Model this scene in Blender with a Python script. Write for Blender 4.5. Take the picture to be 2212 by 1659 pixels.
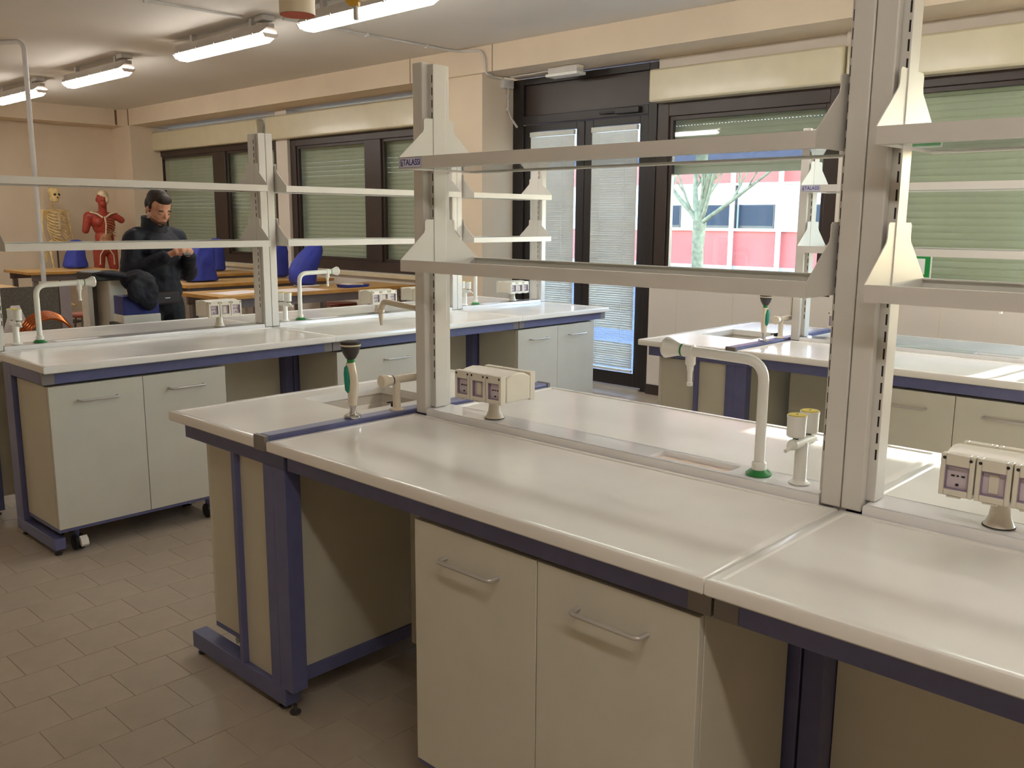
import bpy, bmesh, math, random
from mathutils import Vector, Matrix
random.seed(7)
D = bpy.data
SC = bpy.context.scene
COL = SC.collection
for o in list(D.objects): D.objects.remove(o)
pi = math.pi
rad = math.radians

# ------------------------------------------------------------------ camera
IMG_W, IMG_H, FPX = 2212, 1659, 1955.2
CAM_H = 1.553
YAW, PITCH, ROLL = rad(43.3918), rad(10.2922), rad(0.3571)
fwd = Vector((-math.sin(YAW)*math.cos(PITCH), math.cos(YAW)*math.cos(PITCH), -math.sin(PITCH)))
rgt = Vector((math.cos(YAW), math.sin(YAW), 0))
upv = rgt.cross(fwd)
r2 = math.cos(ROLL)*rgt + math.sin(ROLL)*upv
u2 = -math.sin(ROLL)*rgt + math.cos(ROLL)*upv
cam = D.cameras.new('camera'); cam.sensor_width = 36; cam.lens = FPX/IMG_W*36
cam.clip_start = .02; cam.clip_end = 300
cam_o = D.objects.new('camera', cam); COL.objects.link(cam_o)
m3 = Matrix((r2, u2, -fwd)).transposed()
cam_o.matrix_world = Matrix.Translation((0, 0, CAM_H)) @ m3.to_4x4()
SC.camera = cam_o

# ------------------------------------------------------------------ light
SUN_EL, SUN_AZ = rad(18.5), math.atan2(.1, .995)      # azimuth measured from +Y towards +X
SUN_E, SKY_S, LAMP_E = 24.0, 2.2, 15.8
SC.view_settings.view_transform = 'Standard'
SC.view_settings.look = 'None'
SC.view_settings.exposure = 0.8
SC.view_settings.gamma = 1.0
SC.view_settings.use_curve_mapping = False
w = D.worlds.new('sky'); SC.world = w; w.use_nodes = True
wn = w.node_tree.nodes; wl = w.node_tree.links
bg = wn['Background']
sky = wn.new('ShaderNodeTexSky'); sky.sky_type = 'NISHITA'
sky.sun_elevation = SUN_EL; sky.sun_rotation = SUN_AZ; sky.sun_disc = False
sky.air_density = 1.0; sky.dust_density = .3; sky.ozone_density = 2.5
wl.new(sky.outputs[0], bg.inputs[0]); bg.inputs[1].default_value = SKY_S
sun = D.lights.new('sun', 'SUN'); sun.energy = SUN_E; sun.angle = rad(.6); sun.color = (1, .93, .82)
sun_o = D.objects.new('sun', sun); COL.objects.link(sun_o)
sd = Vector((math.sin(SUN_AZ)*math.cos(SUN_EL), math.cos(SUN_AZ)*math.cos(SUN_EL), math.sin(SUN_EL)))
sun_o.rotation_euler = sd.to_track_quat('Z', 'Y').to_euler(); sun_o.location = (0, 20, 12)

# ------------------------------------------------------------------ materials
def lin(c):
    return tuple((x/255/12.92 if x/255 <= .04045 else ((x/255+.055)/1.055)**2.4) for x in c) + (1,)
MATS = {}
def mat(name, rgb, rough=.5, metal=0, var=.03, scale=6, bump=0, bscale=60, spec=.5, coat=0, trans=0, emit=None, es=0, stretch=None, rvar=0):
    m = D.materials.new(name); m.use_nodes = True; MATS[name] = m
    N = m.node_tree.nodes; L = m.node_tree.links; p = N['Principled BSDF']
    p.inputs['Roughness'].default_value = rough; p.inputs['Metallic'].default_value = metal
    p.inputs['Specular IOR Level'].default_value = spec
    p.inputs['Coat Weight'].default_value = coat; p.inputs['Coat Roughness'].default_value = .1
    p.inputs['Transmission Weight'].default_value = trans
    tc = N.new('ShaderNodeTexCoord'); nz = N.new('ShaderNodeTexNoise')
    nz.inputs['Scale'].default_value = scale; nz.inputs['Detail'].default_value = 4
    src = tc.outputs['Object']
    if stretch:
        mp = N.new('ShaderNodeMapping'); mp.inputs['Scale'].default_value = stretch
        L.new(src, mp.inputs[0]); src = mp.outputs[0]
    L.new(src, nz.inputs['Vector'])
    rp = N.new('ShaderNodeValToRGB'); a = lin(rgb)
    rp.color_ramp.elements[0].color = tuple(max(0, x*(1-var*2.2)) for x in a[:3])+(1,)
    rp.color_ramp.elements[1].color = tuple(min(1, x*(1+var*2.2)) for x in a[:3])+(1,)
    rp.color_ramp.elements[0].position = .3; rp.color_ramp.elements[1].position = .7
    L.new(nz.outputs[0], rp.inputs[0]); L.new(rp.outputs[0], p.inputs['Base Color'])
    if rvar:
        mr = N.new('ShaderNodeMapRange'); mr.inputs[3].default_value = rough-rvar; mr.inputs[4].default_value = rough+rvar
        L.new(nz.outputs[0], mr.inputs[0]); L.new(mr.outputs[0], p.inputs['Roughness'])
    if bump:
        nb = N.new('ShaderNodeTexNoise'); nb.inputs['Scale'].default_value = bscale; nb.inputs['Detail'].default_value = 3
        L.new(src, nb.inputs['Vector']); bp = N.new('ShaderNodeBump'); bp.inputs['Strength'].default_value = bump
        bp.inputs['Distance'].default_value = .01
        L.new(nb.outputs[0], bp.inputs['Height']); L.new(bp.outputs[0], p.inputs['Normal'])
    if emit:
        p.inputs['Emission Color'].default_value = lin(emit); p.inputs['Emission Strength'].default_value = es
    return m
def glass(name, tint, refl=1.45, haze=0):
    m = D.materials.new(name); m.use_nodes = True; MATS[name] = m
    N = m.node_tree.nodes; L = m.node_tree.links; N.remove(N['Principled BSDF'])
    out = N['Material Output']; tr = N.new('ShaderNodeBsdfTransparent'); gl = N.new('ShaderNodeBsdfGlossy')
    lw = N.new('ShaderNodeLayerWeight'); pw = N.new('ShaderNodeMath'); pw.operation = 'POWER'; pw.inputs[1].default_value = 5
    fr = N.new('ShaderNodeMath'); fr.operation = 'MULTIPLY_ADD'; fr.inputs[1].default_value = .96; fr.inputs[2].default_value = .04
    L.new(lw.outputs['Facing'], pw.inputs[0]); L.new(pw.outputs[0], fr.inputs[0]); mx = N.new('ShaderNodeMixShader')
    nz = N.new('ShaderNodeTexNoise'); nz.inputs['Scale'].default_value = 3
    rp = N.new('ShaderNodeValToRGB'); t = lin(tint)
    rp.color_ramp.elements[0].color = tuple(x*.985 for x in t[:3])+(1,); rp.color_ramp.elements[1].color = t
    L.new(nz.outputs[0], rp.inputs[0]); L.new(rp.outputs[0], tr.inputs[0])
    gl.inputs['Roughness'].default_value = .02
    L.new(fr.outputs[0], mx.inputs[0]); L.new(tr.outputs[0], mx.inputs[1]); L.new(gl.outputs[0], mx.inputs[2])
    L.new(mx.outputs[0], out.inputs[0]); return m
mat('worktop', (236, 232, 226), .22, var=.02, scale=2.5, coat=.25, rvar=.05)
mat('ledge', (238, 236, 236), .06, var=.01, coat=.6)
mat('cabinet', (200, 194, 176), .42, var=.012, bump=.01, bscale=300)
mat('door_board', (206, 202, 188), .4, var=.012, bump=.01, bscale=300)
mat('violet_steel', (96, 98, 138), .38, var=.03, scale=20)
mat('grey_cap', (128, 122, 120), .5)
mat('steel_paint', (216, 211, 204), .42, var=.012)
mat('slot', (30, 27, 27), .7)
mat('chrome', (205, 203, 200), .16, metal=1, var=.01)
mat('brushed', (196, 192, 188), .32, metal=.45, var=.02)
mat('tap_white', (232, 230, 222), .28, var=.01, coat=.3)
mat('tap_beige', (224, 212, 190), .26, var=.01, coat=.3)
mat('green_plastic', (40, 128, 62), .35)
mat('teal_plastic', (18, 138, 112), .35)
mat('yellow_cap', (214, 190, 40), .4)
mat('black_plastic', (28, 27, 28), .45)
mat('dark_rubber', (62, 58, 56), .5)
mat('socket_shell', (222, 214, 198), .36, var=.012)
mat('socket_face', (210, 196, 202), .35)
mat('socket_frame', (142, 126, 148), .3)
mat('label_white', (222, 220, 236), .4)
mat('label_blue', (40, 52, 140), .45)
mat('plaster', (226, 208, 184), .85, var=.02, scale=1.5, bump=.06, bscale=90)
mat('wall_tile', (222, 212, 200), .35, var=.012, scale=2)
mat('ceiling_paint', (224, 217, 208), .9, var=.015, scale=1)
mat('crack', (120, 96, 72), .9)
mat('tile', (182, 168, 150), .33, var=.05, scale=5, bump=.05, bscale=70, rvar=.06)
mat('grout', (160, 147, 130), .85)
mat('brown_frame', (58, 46, 41), .36, var=.04)
mat('black_frame', (34, 29, 28), .4, var=.04)
mat('shutter', (222, 220, 194), .5, var=.02)
mat('shutter_box', (212, 202, 172), .3, var=.015, coat=.15)
mat('blind', (222, 224, 218), .45)
mat('sill', (214, 200, 170), .5)
mat('skin', (206, 150, 122), .5, var=.05, scale=25)
mat('hair', (42, 30, 24), .6, var=.2, scale=60, bump=.3, bscale=140)
mat('stubble', (112, 78, 62), .6)
mat('navy_cloth', (19, 22, 36), .75, var=.15, scale=9, bump=.25, bscale=22)
mat('dark_trouser', (24, 25, 30), .8, bump=.2, bscale=30)
mat('pouch', (44, 34, 34), .7)
mat('bone', (232, 204, 142), .55, var=.08, scale=14)
mat('muscle', (164, 62, 46), .45, var=.14, scale=22, bump=.2, bscale=60, stretch=(3, 3, 1))
mat('tendon', (222, 200, 164), .5, var=.08, scale=20)
mat('organ', (176, 122, 84), .5, var=.2, scale=18)
mat('blue_cloth', (48, 60, 158), .65, var=.1, scale=8, bump=.35, bscale=14)
mat('wood', (206, 164, 104), .42, var=.07, scale=4, stretch=(14, 1, 14))
mat('wood_edge', (190, 138, 66), .45, var=.08, scale=8)
mat('grey_steel', (110, 100, 98), .45)
mat('paper', (236, 224, 222), .8)
mat('dark_panel', (92, 84, 74), .9, var=.12, scale=60)
mat('panel_frame', (134, 118, 116), .5)
mat('copper', (196, 110, 62), .22, metal=1, var=.05)
mat('carton', (226, 220, 208), .6)
mat('carton_blue', (34, 38, 120), .5)
mat('conduit', (206, 202, 198), .5)
mat('lamp_shell', (186, 178, 170), .5)
mat('duct_white', (226, 212, 182), .5)
mat('terracotta', (190, 88, 58), .7)
mat('valve_yellow', (222, 172, 54), .4)
mat('sign_green', (28, 140, 66), .4)
mat('sign_white', (238, 238, 232), .4)
mat('red_seat', (140, 62, 40), .5, var=.1)
mat('asphalt', (84, 84, 92), .9, var=.08, scale=3)
mat('facade_pink', (188, 92, 80), .85, var=.06, scale=.5)
mat('facade_white', (226, 222, 216), .8)
mat('facade_trim', (190, 184, 182), .8)
mat('far_glass', (40, 46, 58), .35, spec=.12)
mat('bark', (142, 132, 98), .9, var=.15, scale=12, bump=.4, bscale=30)
mat('diffuser', (255, 246, 228), .4, emit=(255, 251, 243), es=LAMP_E)
mat('diffuser_end', (236, 224, 214), .3)
mat('basin', (222, 204, 190), .35)
mat('sink_bowl', (206, 198, 186), .35)
def translucent(name, k, rgb):
    m = MATS[name]; N = m.node_tree.nodes; L = m.node_tree.links; out = N['Material Output']; p = N['Principled BSDF']
    t = N.new('ShaderNodeBsdfTranslucent'); t.inputs[0].default_value = lin(rgb); x = N.new('ShaderNodeMixShader'); x.inputs[0].default_value = k
    L.new(p.outputs[0], x.inputs[1]); L.new(t.outputs[0], x.inputs[2]); L.new(x.outputs[0], out.inputs[0])
translucent('shutter', .06, (214, 226, 190)); translucent('blind', .12, (230, 232, 230))
glass('shelf_glass', (236, 240, 238))
glass('window_glass', (238, 242, 242))

# ------------------------------------------------------------------ mesh helpers
def BM(): return bmesh.new()
def box(bm, x0, x1, y0, y1, z0, z1, M=None):
    vs = [bm.verts.new(v) for v in ((x0,y0,z0),(x1,y0,z0),(x1,y1,z0),(x0,y1,z0),(x0,y0,z1),(x1,y0,z1),(x1,y1,z1),(x0,y1,z1))]
    if M:
        for v in vs: v.co = M @ v.co
    for f in ((0,3,2,1),(4,5,6,7),(0,1,5,4),(1,2,6,5),(2,3,7,6),(3,0,4,7)): bm.faces.new([vs[i] for i in f])
    return bm
def prism(bm, poly, a0, a1, axis='x', M=None):
    """poly: CCW list of (u,v); extruded along axis; x: (u,v)=(y,z); y: (x,z); z: (x,y)"""
    def P(u, v, a): return Vector((a,u,v)) if axis == 'x' else (Vector((u,a,v)) if axis == 'y' else Vector((u,v,a)))
    A = [bm.verts.new(M @ P(u,v,a0) if M else P(u,v,a0)) for u,v in poly]
    B = [bm.verts.new(M @ P(u,v,a1) if M else P(u,v,a1)) for u,v in poly]
    n = len(poly); bm.faces.new(A[::-1]); bm.faces.new(B)
    for i in range(n): bm.faces.new((A[i], A[(i+1)%n], B[(i+1)%n], B[i]))
    return bm
def ring(bm, c, d, r, n, ref=None, rx=None):
    d = d.normalized(); a = ref if ref else (Vector((0,0,1)) if abs(d.z) < .9 else Vector((1,0,0)))
    s = d.cross(a).normalized(); t = s.cross(d)
    return [bm.verts.new(c + (s*math.cos(2*pi*i/n) + t*math.sin(2*pi*i/n))*r) for i in range(n)]
def skinrings(bm, R, cap=True):
    n = len(R[0])
    for a, b in zip(R, R[1:]):
        for i in range(n): bm.faces.new((a[i], a[(i+1)%n], b[(i+1)%n], b[i]))
    if cap: bm.faces.new(R[0][::-1]); bm.faces.new(R[-1])
def tube(bm, pts, r, n=10, cap=True):
    pts = [Vector(p) for p in pts]; R = []
    rr = r if isinstance(r, (list, tuple)) else [r]*len(pts)
    ref = None
    for i, p in enumerate(pts):
        d = (pts[min(i+1, len(pts)-1)] - pts[max(i-1, 0)]).normalized()
        if ref is None: ref = Vector((0,0,1)) if abs(d.z) < .9 else Vector((1,0,0))
        else:
            ref = ref - d*ref.dot(d)
            if ref.length < 1e-5: ref = Vector((1,0,0))
        ref.normalize(); s = d.cross(ref).normalized(); ref = s.cross(d)
        R.append([bm.verts.new(p + (s*math.cos(2*pi*k/n) + ref*math.sin(2*pi*k/n))*rr[i]) for k in range(n)])
    skinrings(bm, R, cap); return bm
def cyl(bm, p0, p1, r0, r1=None, n=16): return tube(bm, [p0, p1], [r0, r0 if r1 is None else r1], n)
def bend(pts, r=.03, n=6):
    """round the corners of a polyline"""
    pts = [Vector(p) for p in pts]; out = [pts[0]]
    for a, b, c in zip(pts, pts[1:], pts[2:]):
        u = (a-b); v = (c-b); k = min(r, u.length*.49, v.length*.49); p = b+u.normalized()*k; q = b+v.normalized()*k
        for i in range(n+1):
            t = i/n; out.append(p*(1-t)**2 + b*2*t*(1-t) + q*t*t)
    out.append(pts[-1]); return out
def lathe(bm, prof, n=24, M=None, c=(0,0,0)):
    R = []
    for r, z in prof:
        vs = [Vector((c[0]+max(r,1e-4)*math.cos(2*pi*i/n), c[1]+max(r,1e-4)*math.sin(2*pi*i/n), c[2]+z)) for i in range(n)]
        R.append([bm.verts.new(M @ v if M else v) for v in vs])
    skinrings(bm, R); return bm
def ell(bm, c, r, rot=None, M=None, seg=14):
    g = bmesh.ops.create_uvsphere(bm, u_segments=seg, v_segments=max(8, seg*2//3), radius=1)
    T = Matrix.Translation(c) @ (rot if rot else Matrix()) @ Matrix.Diagonal((r[0], r[1], r[2], 1))
    if M: T = M @ T
    for v in g['verts']: v.co = T @ v.co
    return bm
def caps(bm, p0, p1, r0, r1=None, M=None, n=12):
    r1 = r0 if r1 is None else r1; p0, p1 = Vector(p0), Vector(p1)
    if M: p0, p1 = M @ p0, M @ p1
    tube(bm, [p0, p1], [r0, r1], n)
    for p, r in ((p0, r0), (p1, r1)):
        g = bmesh.ops.create_uvsphere(bm, u_segments=n, v_segments=8, radius=r)
        for v in g['verts']: v.co += p
    return bm
def mesh(bm, name='m', smooth=None):
    bmesh.ops.recalc_face_normals(bm, faces=bm.faces)
    me = D.meshes.new(name); bm.to_mesh(me); bm.free()
    if smooth:
        for p in me.polygons: p.use_smooth = True
        if smooth < 90: me.set_sharp_from_angle(angle=rad(smooth))
    return me
def ob(name, me, m, parent=None, loc=(0,0,0), rz=0, rot=None, bev=0, smooth=None, label=None, kind=None):
    if isinstance(me, bmesh.types.BMesh): me = mesh(me, name, smooth)
    if m and not me.materials: me.materials.append(MATS[m])
    o = D.objects.new(name, me); COL.objects.link(o)
    o.location = loc; o.rotation_euler = rot if rot else (0,0,rz)
    if parent: o.parent = parent
    if bev:
        b = o.modifiers.new('bevel', 'BEVEL'); b.width = bev; b.segments = 2; b.limit_method = 'ANGLE'; b.angle_limit = rad(40)
        b.harden_normals = False
        for p in me.polygons: p.use_smooth = True
        me.set_sharp_from_angle(angle=rad(35))
    if label: o['label'] = label
    if kind: o['kind'] = kind
    return o
def tag(o, label, cat, group=None):
    o['label'] = label; o['category'] = cat
    if group: o['group'] = group
    return o
def thing(name, label, cat, loc=(0,0,0), rz=0, group=None):
    o = D.objects.new(name, None); COL.objects.link(o); o.empty_display_size = .05
    o.location = loc; o.rotation_euler = (0,0,rz); return tag(o, label, cat, group)
def struct(name, loc=(0,0,0)):
    o = D.objects.new(name, None); COL.objects.link(o); o.location = loc; o['kind'] = 'structure'; return o
def blob(name, bm, m, parent, voxel=.008, smooth=3, **kw):
    o = ob(name, bm, m, parent, **kw)
    r = o.modifiers.new('remesh', 'REMESH'); r.mode = 'VOXEL'; r.voxel_size = voxel; r.use_smooth_shade = True
    if smooth:
        s = o.modifiers.new('smooth', 'SMOOTH'); s.iterations = smooth; s.factor = .5
    return o
CLOUD = D.textures.new('folds', 'CLOUDS'); CLOUD.noise_scale = .09; CLOUD.noise_depth = 3
def wrinkle(o, k):
    d = o.modifiers.new('folds', 'DISPLACE'); d.texture = CLOUD; d.strength = k; d.mid_level = .5; d.texture_coords = 'LOCAL'; return o
def text_mesh(s, size, font_w=1.0, ext=.0006):
    cu = D.curves.new('txt', 'FONT'); cu.body = s; cu.size = size; cu.extrude = ext; cu.align_x = 'CENTER'; cu.align_y = 'CENTER'; cu.offset = size*.012
    t = D.objects.new('txt', cu); COL.objects.link(t)
    dg = bpy.context.evaluated_depsgraph_get(); me = D.meshes.new_from_object(t.evaluated_get(dg))
    D.objects.remove(t); D.curves.remove(cu)
    for v in me.vertices: v.co.x *= font_w
    return me
def in_view(p):
    d = Vector(p)-Vector((0,0,CAM_H)); z = d.dot(fwd)
    if z < .1: return False
    x = d.dot(r2)/z*FPX; y = -d.dot(u2)/z*FPX
    return abs(x) < IMG_W/2+60 and abs(y) < IMG_H/2+60

# ================================================================== THE ROOM
XL, XR, YB, YF, ZC = -14.6, 4.2, 6.8, -3.2, 3.16
ZS = 2.92                       # underside of the ceiling beam
# floor with single tiles
fl = ob('floor', box(BM(), XL-.2, XR+.2, YF-.2, 7.1, -.2, -.002), 'grout', kind='structure')
tiles = []
k = -60
for k in range(-60, 60):
    x0 = -2.79+.2*k
    if x0 < XL or x0+.2 > XR: continue
    sh = .052 + (.1 if k % 2 else 0)
    for j in range(-20, 40):
        y0 = sh-.0+.2*j
        if y0 < YF or y0+.2 > 7.0: continue
        tiles.append((x0, y0))
def vis_rank(t):
    cx, cy = t[0]+.1, t[1]+.1
    if not in_view((cx, cy, 0)): return 99
    if cx > -1.75 and cy > 1.42: return 98
    if cx < -4.3 and cy > 1.45: return 97
    return math.hypot(cx, cy)
tiles.sort(key=vis_rank)
tb = BM(); g = .001
lo = [tb.verts.new(v) for v in ((g,g,-.002),(.2-g,g,-.002),(.2-g,.2-g,-.006),(g,.2-g,-.002))]
mi = [tb.verts.new(v) for v in ((g,g,-.0006),(.2-g,g,-.0006),(.2-g,.2-g,-.0012),(g,.2-g,-.0006))]
h = g+.0006
hi = [tb.verts.new(v) for v in ((h,h,0),(.2-h,h,0),(.2-h,.2-h,0),(h,.2-h,0))]
skinrings(tb, [lo, mi, hi], cap=False); tb.faces.new(hi)
tile_me = mesh(tb, 'floor_tile'); tile_me.materials.append(MATS['tile'])
for x, y in tiles[:300]: ob('floor_tile', tile_me, None, fl, (x, y, random.uniform(-.0002, .0002)))
vs, fs = [], []
for x, y in tiles[300:]:
    n = len(vs); z = random.uniform(-.0002, .0002)
    vs += [(x+g,y+g,-.002),(x+.2-g,y+g,-.002),(x+.2-g,y+.2-g,-.002),(x+g,y+.2-g,-.002),(x+g,y+g,z),(x+.2-g,y+g,z),(x+.2-g,y+.2-g,z),(x+g,y+.2-g,z)]
    fs += [(n+4,n+5,n+6,n+7),(n,n+1,n+5,n+4),(n+1,n+2,n+6,n+5),(n+2,n+3,n+7,n+6),(n+3,n,n+4,n+7)]
me = D.meshes.new('floor_tiles'); me.from_pydata(vs, [], fs)
ob('floor_tile', me, 'tile', fl, kind='stuff')
# ceiling, walls
ob('ceiling', box(BM(), XL-.2, XR+.2, YF-.2, 7.1, ZC, ZC+.2), 'ceiling_paint', kind='structure')
wlft = ob('wall_left', box(BM(), XL-.2, XL, YF-.2, 7.1, -.1, ZC), 'plaster', kind='structure')
ob('pilaster', box(BM(), XL, -13.95, 6.3, 6.9, 0, ZS), 'plaster', wlft)
ob('ceiling_beam', box(BM(), XL, -14.15, YF, 6.3, ZS, ZC), 'plaster', wlft)
ob('beam_joint', box(BM(), -14.16, -14.145, 6.17, 6.2, ZS+.01, ZC-.01), 'crack', wlft)
ob('wall_right', box(BM(), XR, XR+.2, YF-.2, 7.1, -.1, ZC), 'plaster', kind='structure')
ob('wall_front', box(BM(), XL-.2, XR+.2, YF-.2, YF, -.1, ZC), 'plaster', kind='structure')
wb = BM()
box(wb, XL, -6.95, 6.66, 7.1, -.1, .93)
box(wb, -4.69, XR, 6.74, 7.1, -.1, .98)
box(wb, XL, -14.1, 6.72, 7.1, .93, ZS); box(wb, -10.62, -10.36, 6.72, 7.1, .93, ZS)
box(wb, -3.02, -2.86, 6.74, 7.1, .98, ZS); box(wb, -1.14, -1.06, 6.74, 7.1, .98, ZS)
box(wb, .82, XR, 6.74, 7.1, .98, ZS)
box(wb, -14.1, -10.62, 6.98, 7.1, 2.6, ZS); box(wb, -10.36, -6.95, 6.98, 7.1, 2.6, ZS)
box(wb, -4.69, -3.02, 6.78, 7.1, 2.55, ZS); box(wb, -2.86, -1.14, 6.78, 7.1, 2.55, ZS); box(wb, -1.06, .82, 6.78, 7.1, 2.55, ZS)
wback = ob('wall_back', wb, 'wall_tile', kind='structure')
pil = ob('pillar', box(BM(), -6.97, -6.41, 6.34, 7.1, 0, ZS), 'plaster', wback)
bm = BM(); box(bm, XL, XR, 6.3, 7.1, ZS, ZC)
beam = ob('trim_1', bm, 'plaster', kind='structure')
for x in (-6.24, -7.42): ob('crack', box(BM(), x, x+.008, 6.2985, 6.301, ZS, ZC), 'crack', beam)
for x in (-14.0,): ob('crack', box(BM(), x, x+.03, 6.2985, 6.301, ZS, ZC), 'crack', beam)
# tiled dado joints on the wall under the right windows
jb = BM()
for x in [-4.4+.55*i for i in range(16)]: box(jb, x, x+.004, 6.7385, 6.741, .12, .98)
ob('dado_joint', jb, 'sill', wback, kind='stuff')
ob('baseboard_back', box(BM(), -4.69, XR, 6.725, 6.74, 0, .09), 'brown_frame', kind='structure')

# ------------------------------------------------------------------ windows
def slat_mesh(L, h=.05):
    bm = BM(); P = [(.001,-.003),(-.006,.004),(-.011,h*.5),(-.006,h-.004),(.001,h+.001),(.004,h*.5)]
    prism(bm, P[::-1], -L/2, L/2, 'x'); return mesh(bm, 'slat', 40)
def window(name, x0, x1, z0, z1, mull, fw, shut_to, y=6.80, dots=0, boxz=None, boxx=None, sill=None, mat_f='brown_frame'):
    r = struct(name, ((x0+x1)/2, y, z0)); X0, X1, H = x0-r.location.x, x1-r.location.x, z1-z0
    bm = BM(); box(bm, X0, X0+fw, -.04, .04, 0, H); box(bm, X1-fw, X1, -.04, .04, 0, H)
    box(bm, X0+fw, X1-fw, -.04, .04, 0, fw); box(bm, X0+fw, X1-fw, -.04, .04, H-fw, H)
    ob('window_frame', bm, mat_f, r, bev=.004)
    edges = [X0+fw]
    for a, b in mull:
        a -= r.location.x; b -= r.location.x
        ob('mullion', box(BM(), a, b, -.045, .045, fw, H-fw), mat_f, r, bev=.004); edges += [a, b]
    edges.append(X1-fw)
    for a, b in zip(edges[::2], edges[1::2]):
        bm = BM(); w_ = .035
        box(bm, a, a+w_, -.02, .025, fw, H-fw); box(bm, b-w_, b, -.02, .025, fw, H-fw)
        box(bm, a+w_, b-w_, -.02, .025, fw, fw+w_); box(bm, a+w_, b-w_, -.02, .025, H-fw-w_, H-fw)
        s = ob('sash', bm, mat_f, r, bev=.003)
        ob('pane', box(BM(), a+w_, b-w_, -.003, .003, fw+w_, H-fw-w_), 'window_glass', s)
    L = x1-x0-.06; sm = slat_mesh(L); sm.materials.append(MATS['shutter'])
    z = H-.02; i = 0; zb = shut_to-z0
    pb = BM()
    while z-.05 > zb+.05:
        gap = .006 if i in dots else .0005
        ob('shutter_slat', sm, None, r, (0, .1, z-.05)); z -= .05
        if i in dots:
            n = int(L/.03)
            for q in range(n+1): box(pb, -L/2+q*.03, -L/2+q*.03+.018, .094, .103, z-gap-.001, z+.001)
            z -= gap
        i += 1
    if dots: ob('slat_link', pb, 'shutter', r, kind='stuff')
    ob('bottom_slat', box(BM(), -L/2, L/2, .088, .108, zb, z-.001), 'shutter', r, bev=.003)
    if boxz:
        a, b = boxx[0]-r.location.x, boxx[1]-r.location.x
        ob('shutter_box', box(BM(), a, b, -.16, -.04, boxz[0]-z0, boxz[1]-z0), 'shutter_box', r, bev=.018)
    if sill:
        ob('sill', box(BM(), X0-.05, X1+.05, sill[0]-y, .02, -.05, -.005), 'sill', r, bev=.004)
    return r
window('window_1', -14.1, -10.62, .93, 2.6, [(-12.35, -12.0)], .12, .95, y=6.8, dots=(13, 14, 15, 16), boxz=(2.56, 2.84), boxx=(-14.25, -10.95), sill=(6.62,))
window('window_2', -10.36, -6.97, .93, 2.58, [(-8.8, -8.5)], .12, .95, y=6.8, dots=(5, 6, 7, 8), boxz=(2.55, 2.85), boxx=(-10.75, -6.99), sill=(6.62,))
window('window_3', -4.69, -3.02, .98, 2.55, [], .115, 1.95, y=6.82, dots=(0, 1, 2), boxz=(2.55, 2.82), boxx=(-4.71, -3.0), mat_f='brown_frame')
window('window_4', -2.86, -1.14, .98, 2.55, [], .07, 1.0, y=6.82, dots=(), boxz=(2.55, 2.82), boxx=(-2.98, -1.1))
window('window_5', -1.06, .82, .98, 2.55, [], .07, 2.375, y=6.82, dots=(), boxz=(2.55, 2.82), boxx=(-1.08, .9))

# ------------------------------------------------------------------ glazed door
dr = struct('door_1', (-5.55, 6.82, 0))
def dx(x): return x+5.55
bm = BM(); box(bm, dx(-6.41), dx(-6.27), -.05, .05, 0, 2.9); box(bm, dx(-4.78), dx(-4.69), -.05, .05, 0, 2.9)
box(bm, dx(-6.27), dx(-4.78), -.05, .05, 2.47, 2.55); box(bm, dx(-6.27), dx(-4.78), -.05, .05, 2.84, 2.9)
ob('door_frame', bm, 'black_frame', dr, bev=.004)
ob('transom_panel', box(BM(), dx(-6.27), dx(-4.78), -.01, .01, 2.55, 2.84), 'brown_frame', dr)
ob('threshold', box(BM(), dx(-6.27), dx(-4.78), -.08, .06, 0, .02), 'brushed', dr)
for a, b, n in ((-6.265, -5.51, 0), (-5.50, -4.785, 1)):
    bm = BM(); sw = .095
    box(bm, dx(a), dx(a)+sw, -.03, .03, .025, 2.465); box(bm, dx(b)-sw, dx(b), -.03, .03, .025, 2.465)
    box(bm, dx(a)+sw, dx(b)-sw, -.03, .03, .025, .15); box(bm, dx(a)+sw, dx(b)-sw, -.03, .03, 2.40, 2.465)
    lf = ob('door_leaf', bm, 'black_frame', dr, bev=.004)
    ob('pane', box(BM(), dx(a)+sw, dx(b)-sw, .0, .006, .15, 2.40), 'window_glass', lf)
    # venetian blind hung on the leaf
    bl = BM(); x0, x1 = dx(a)+sw+.004, dx(b)-sw-.004; z = 2.33
    while z > .2:
        c = Vector((0, -.05, z)); t = rad(74+random.uniform(-3, 3))
        if .42 < z < .56 and n == 1: t = rad(25)
        if z < 1.1: t -= rad(12)
        dy, dz = .0125*math.cos(t), .0125*math.sin(t)
        v = [bl.verts.new(q) for q in ((x0,-.05+dy,z-dz),(x1,-.05+dy,z-dz),(x1,-.05-dy,z+dz),(x0,-.05-dy,z+dz))]
        bl.faces.new(v); z -= .021
    bo = ob('blind_slat', bl, 'blind', lf, kind='stuff')
    sol = bo.modifiers.new('solid', 'SOLIDIFY'); sol.thickness = .0006
    ob('blind_rail', box(BM(), x0, x1, -.068, -.034, 2.345, 2.39), 'blind', lf, bev=.003)
    ob('blind_rail', box(BM(), x0, x1, -.062, -.04, .165, .185), 'blind', lf, bev=.003)
    for q in (.2, .75): ob('blind_cord', cyl(BM(), (x0+(x1-x0)*q, -.067, .18), (x0+(x1-x0)*q, -.067, 2.35), .0012, n=5), 'blind', lf)
    if n: 
        hb = BM(); tube(hb, bend([(dx(a)+.05, -.03, 1.06), (dx(a)+.05, -.08, 1.06), (dx(a)+.17, -.08, 1.06)], .02), .009)
        ob('door_handle', hb, 'black_plastic', lf)
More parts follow.
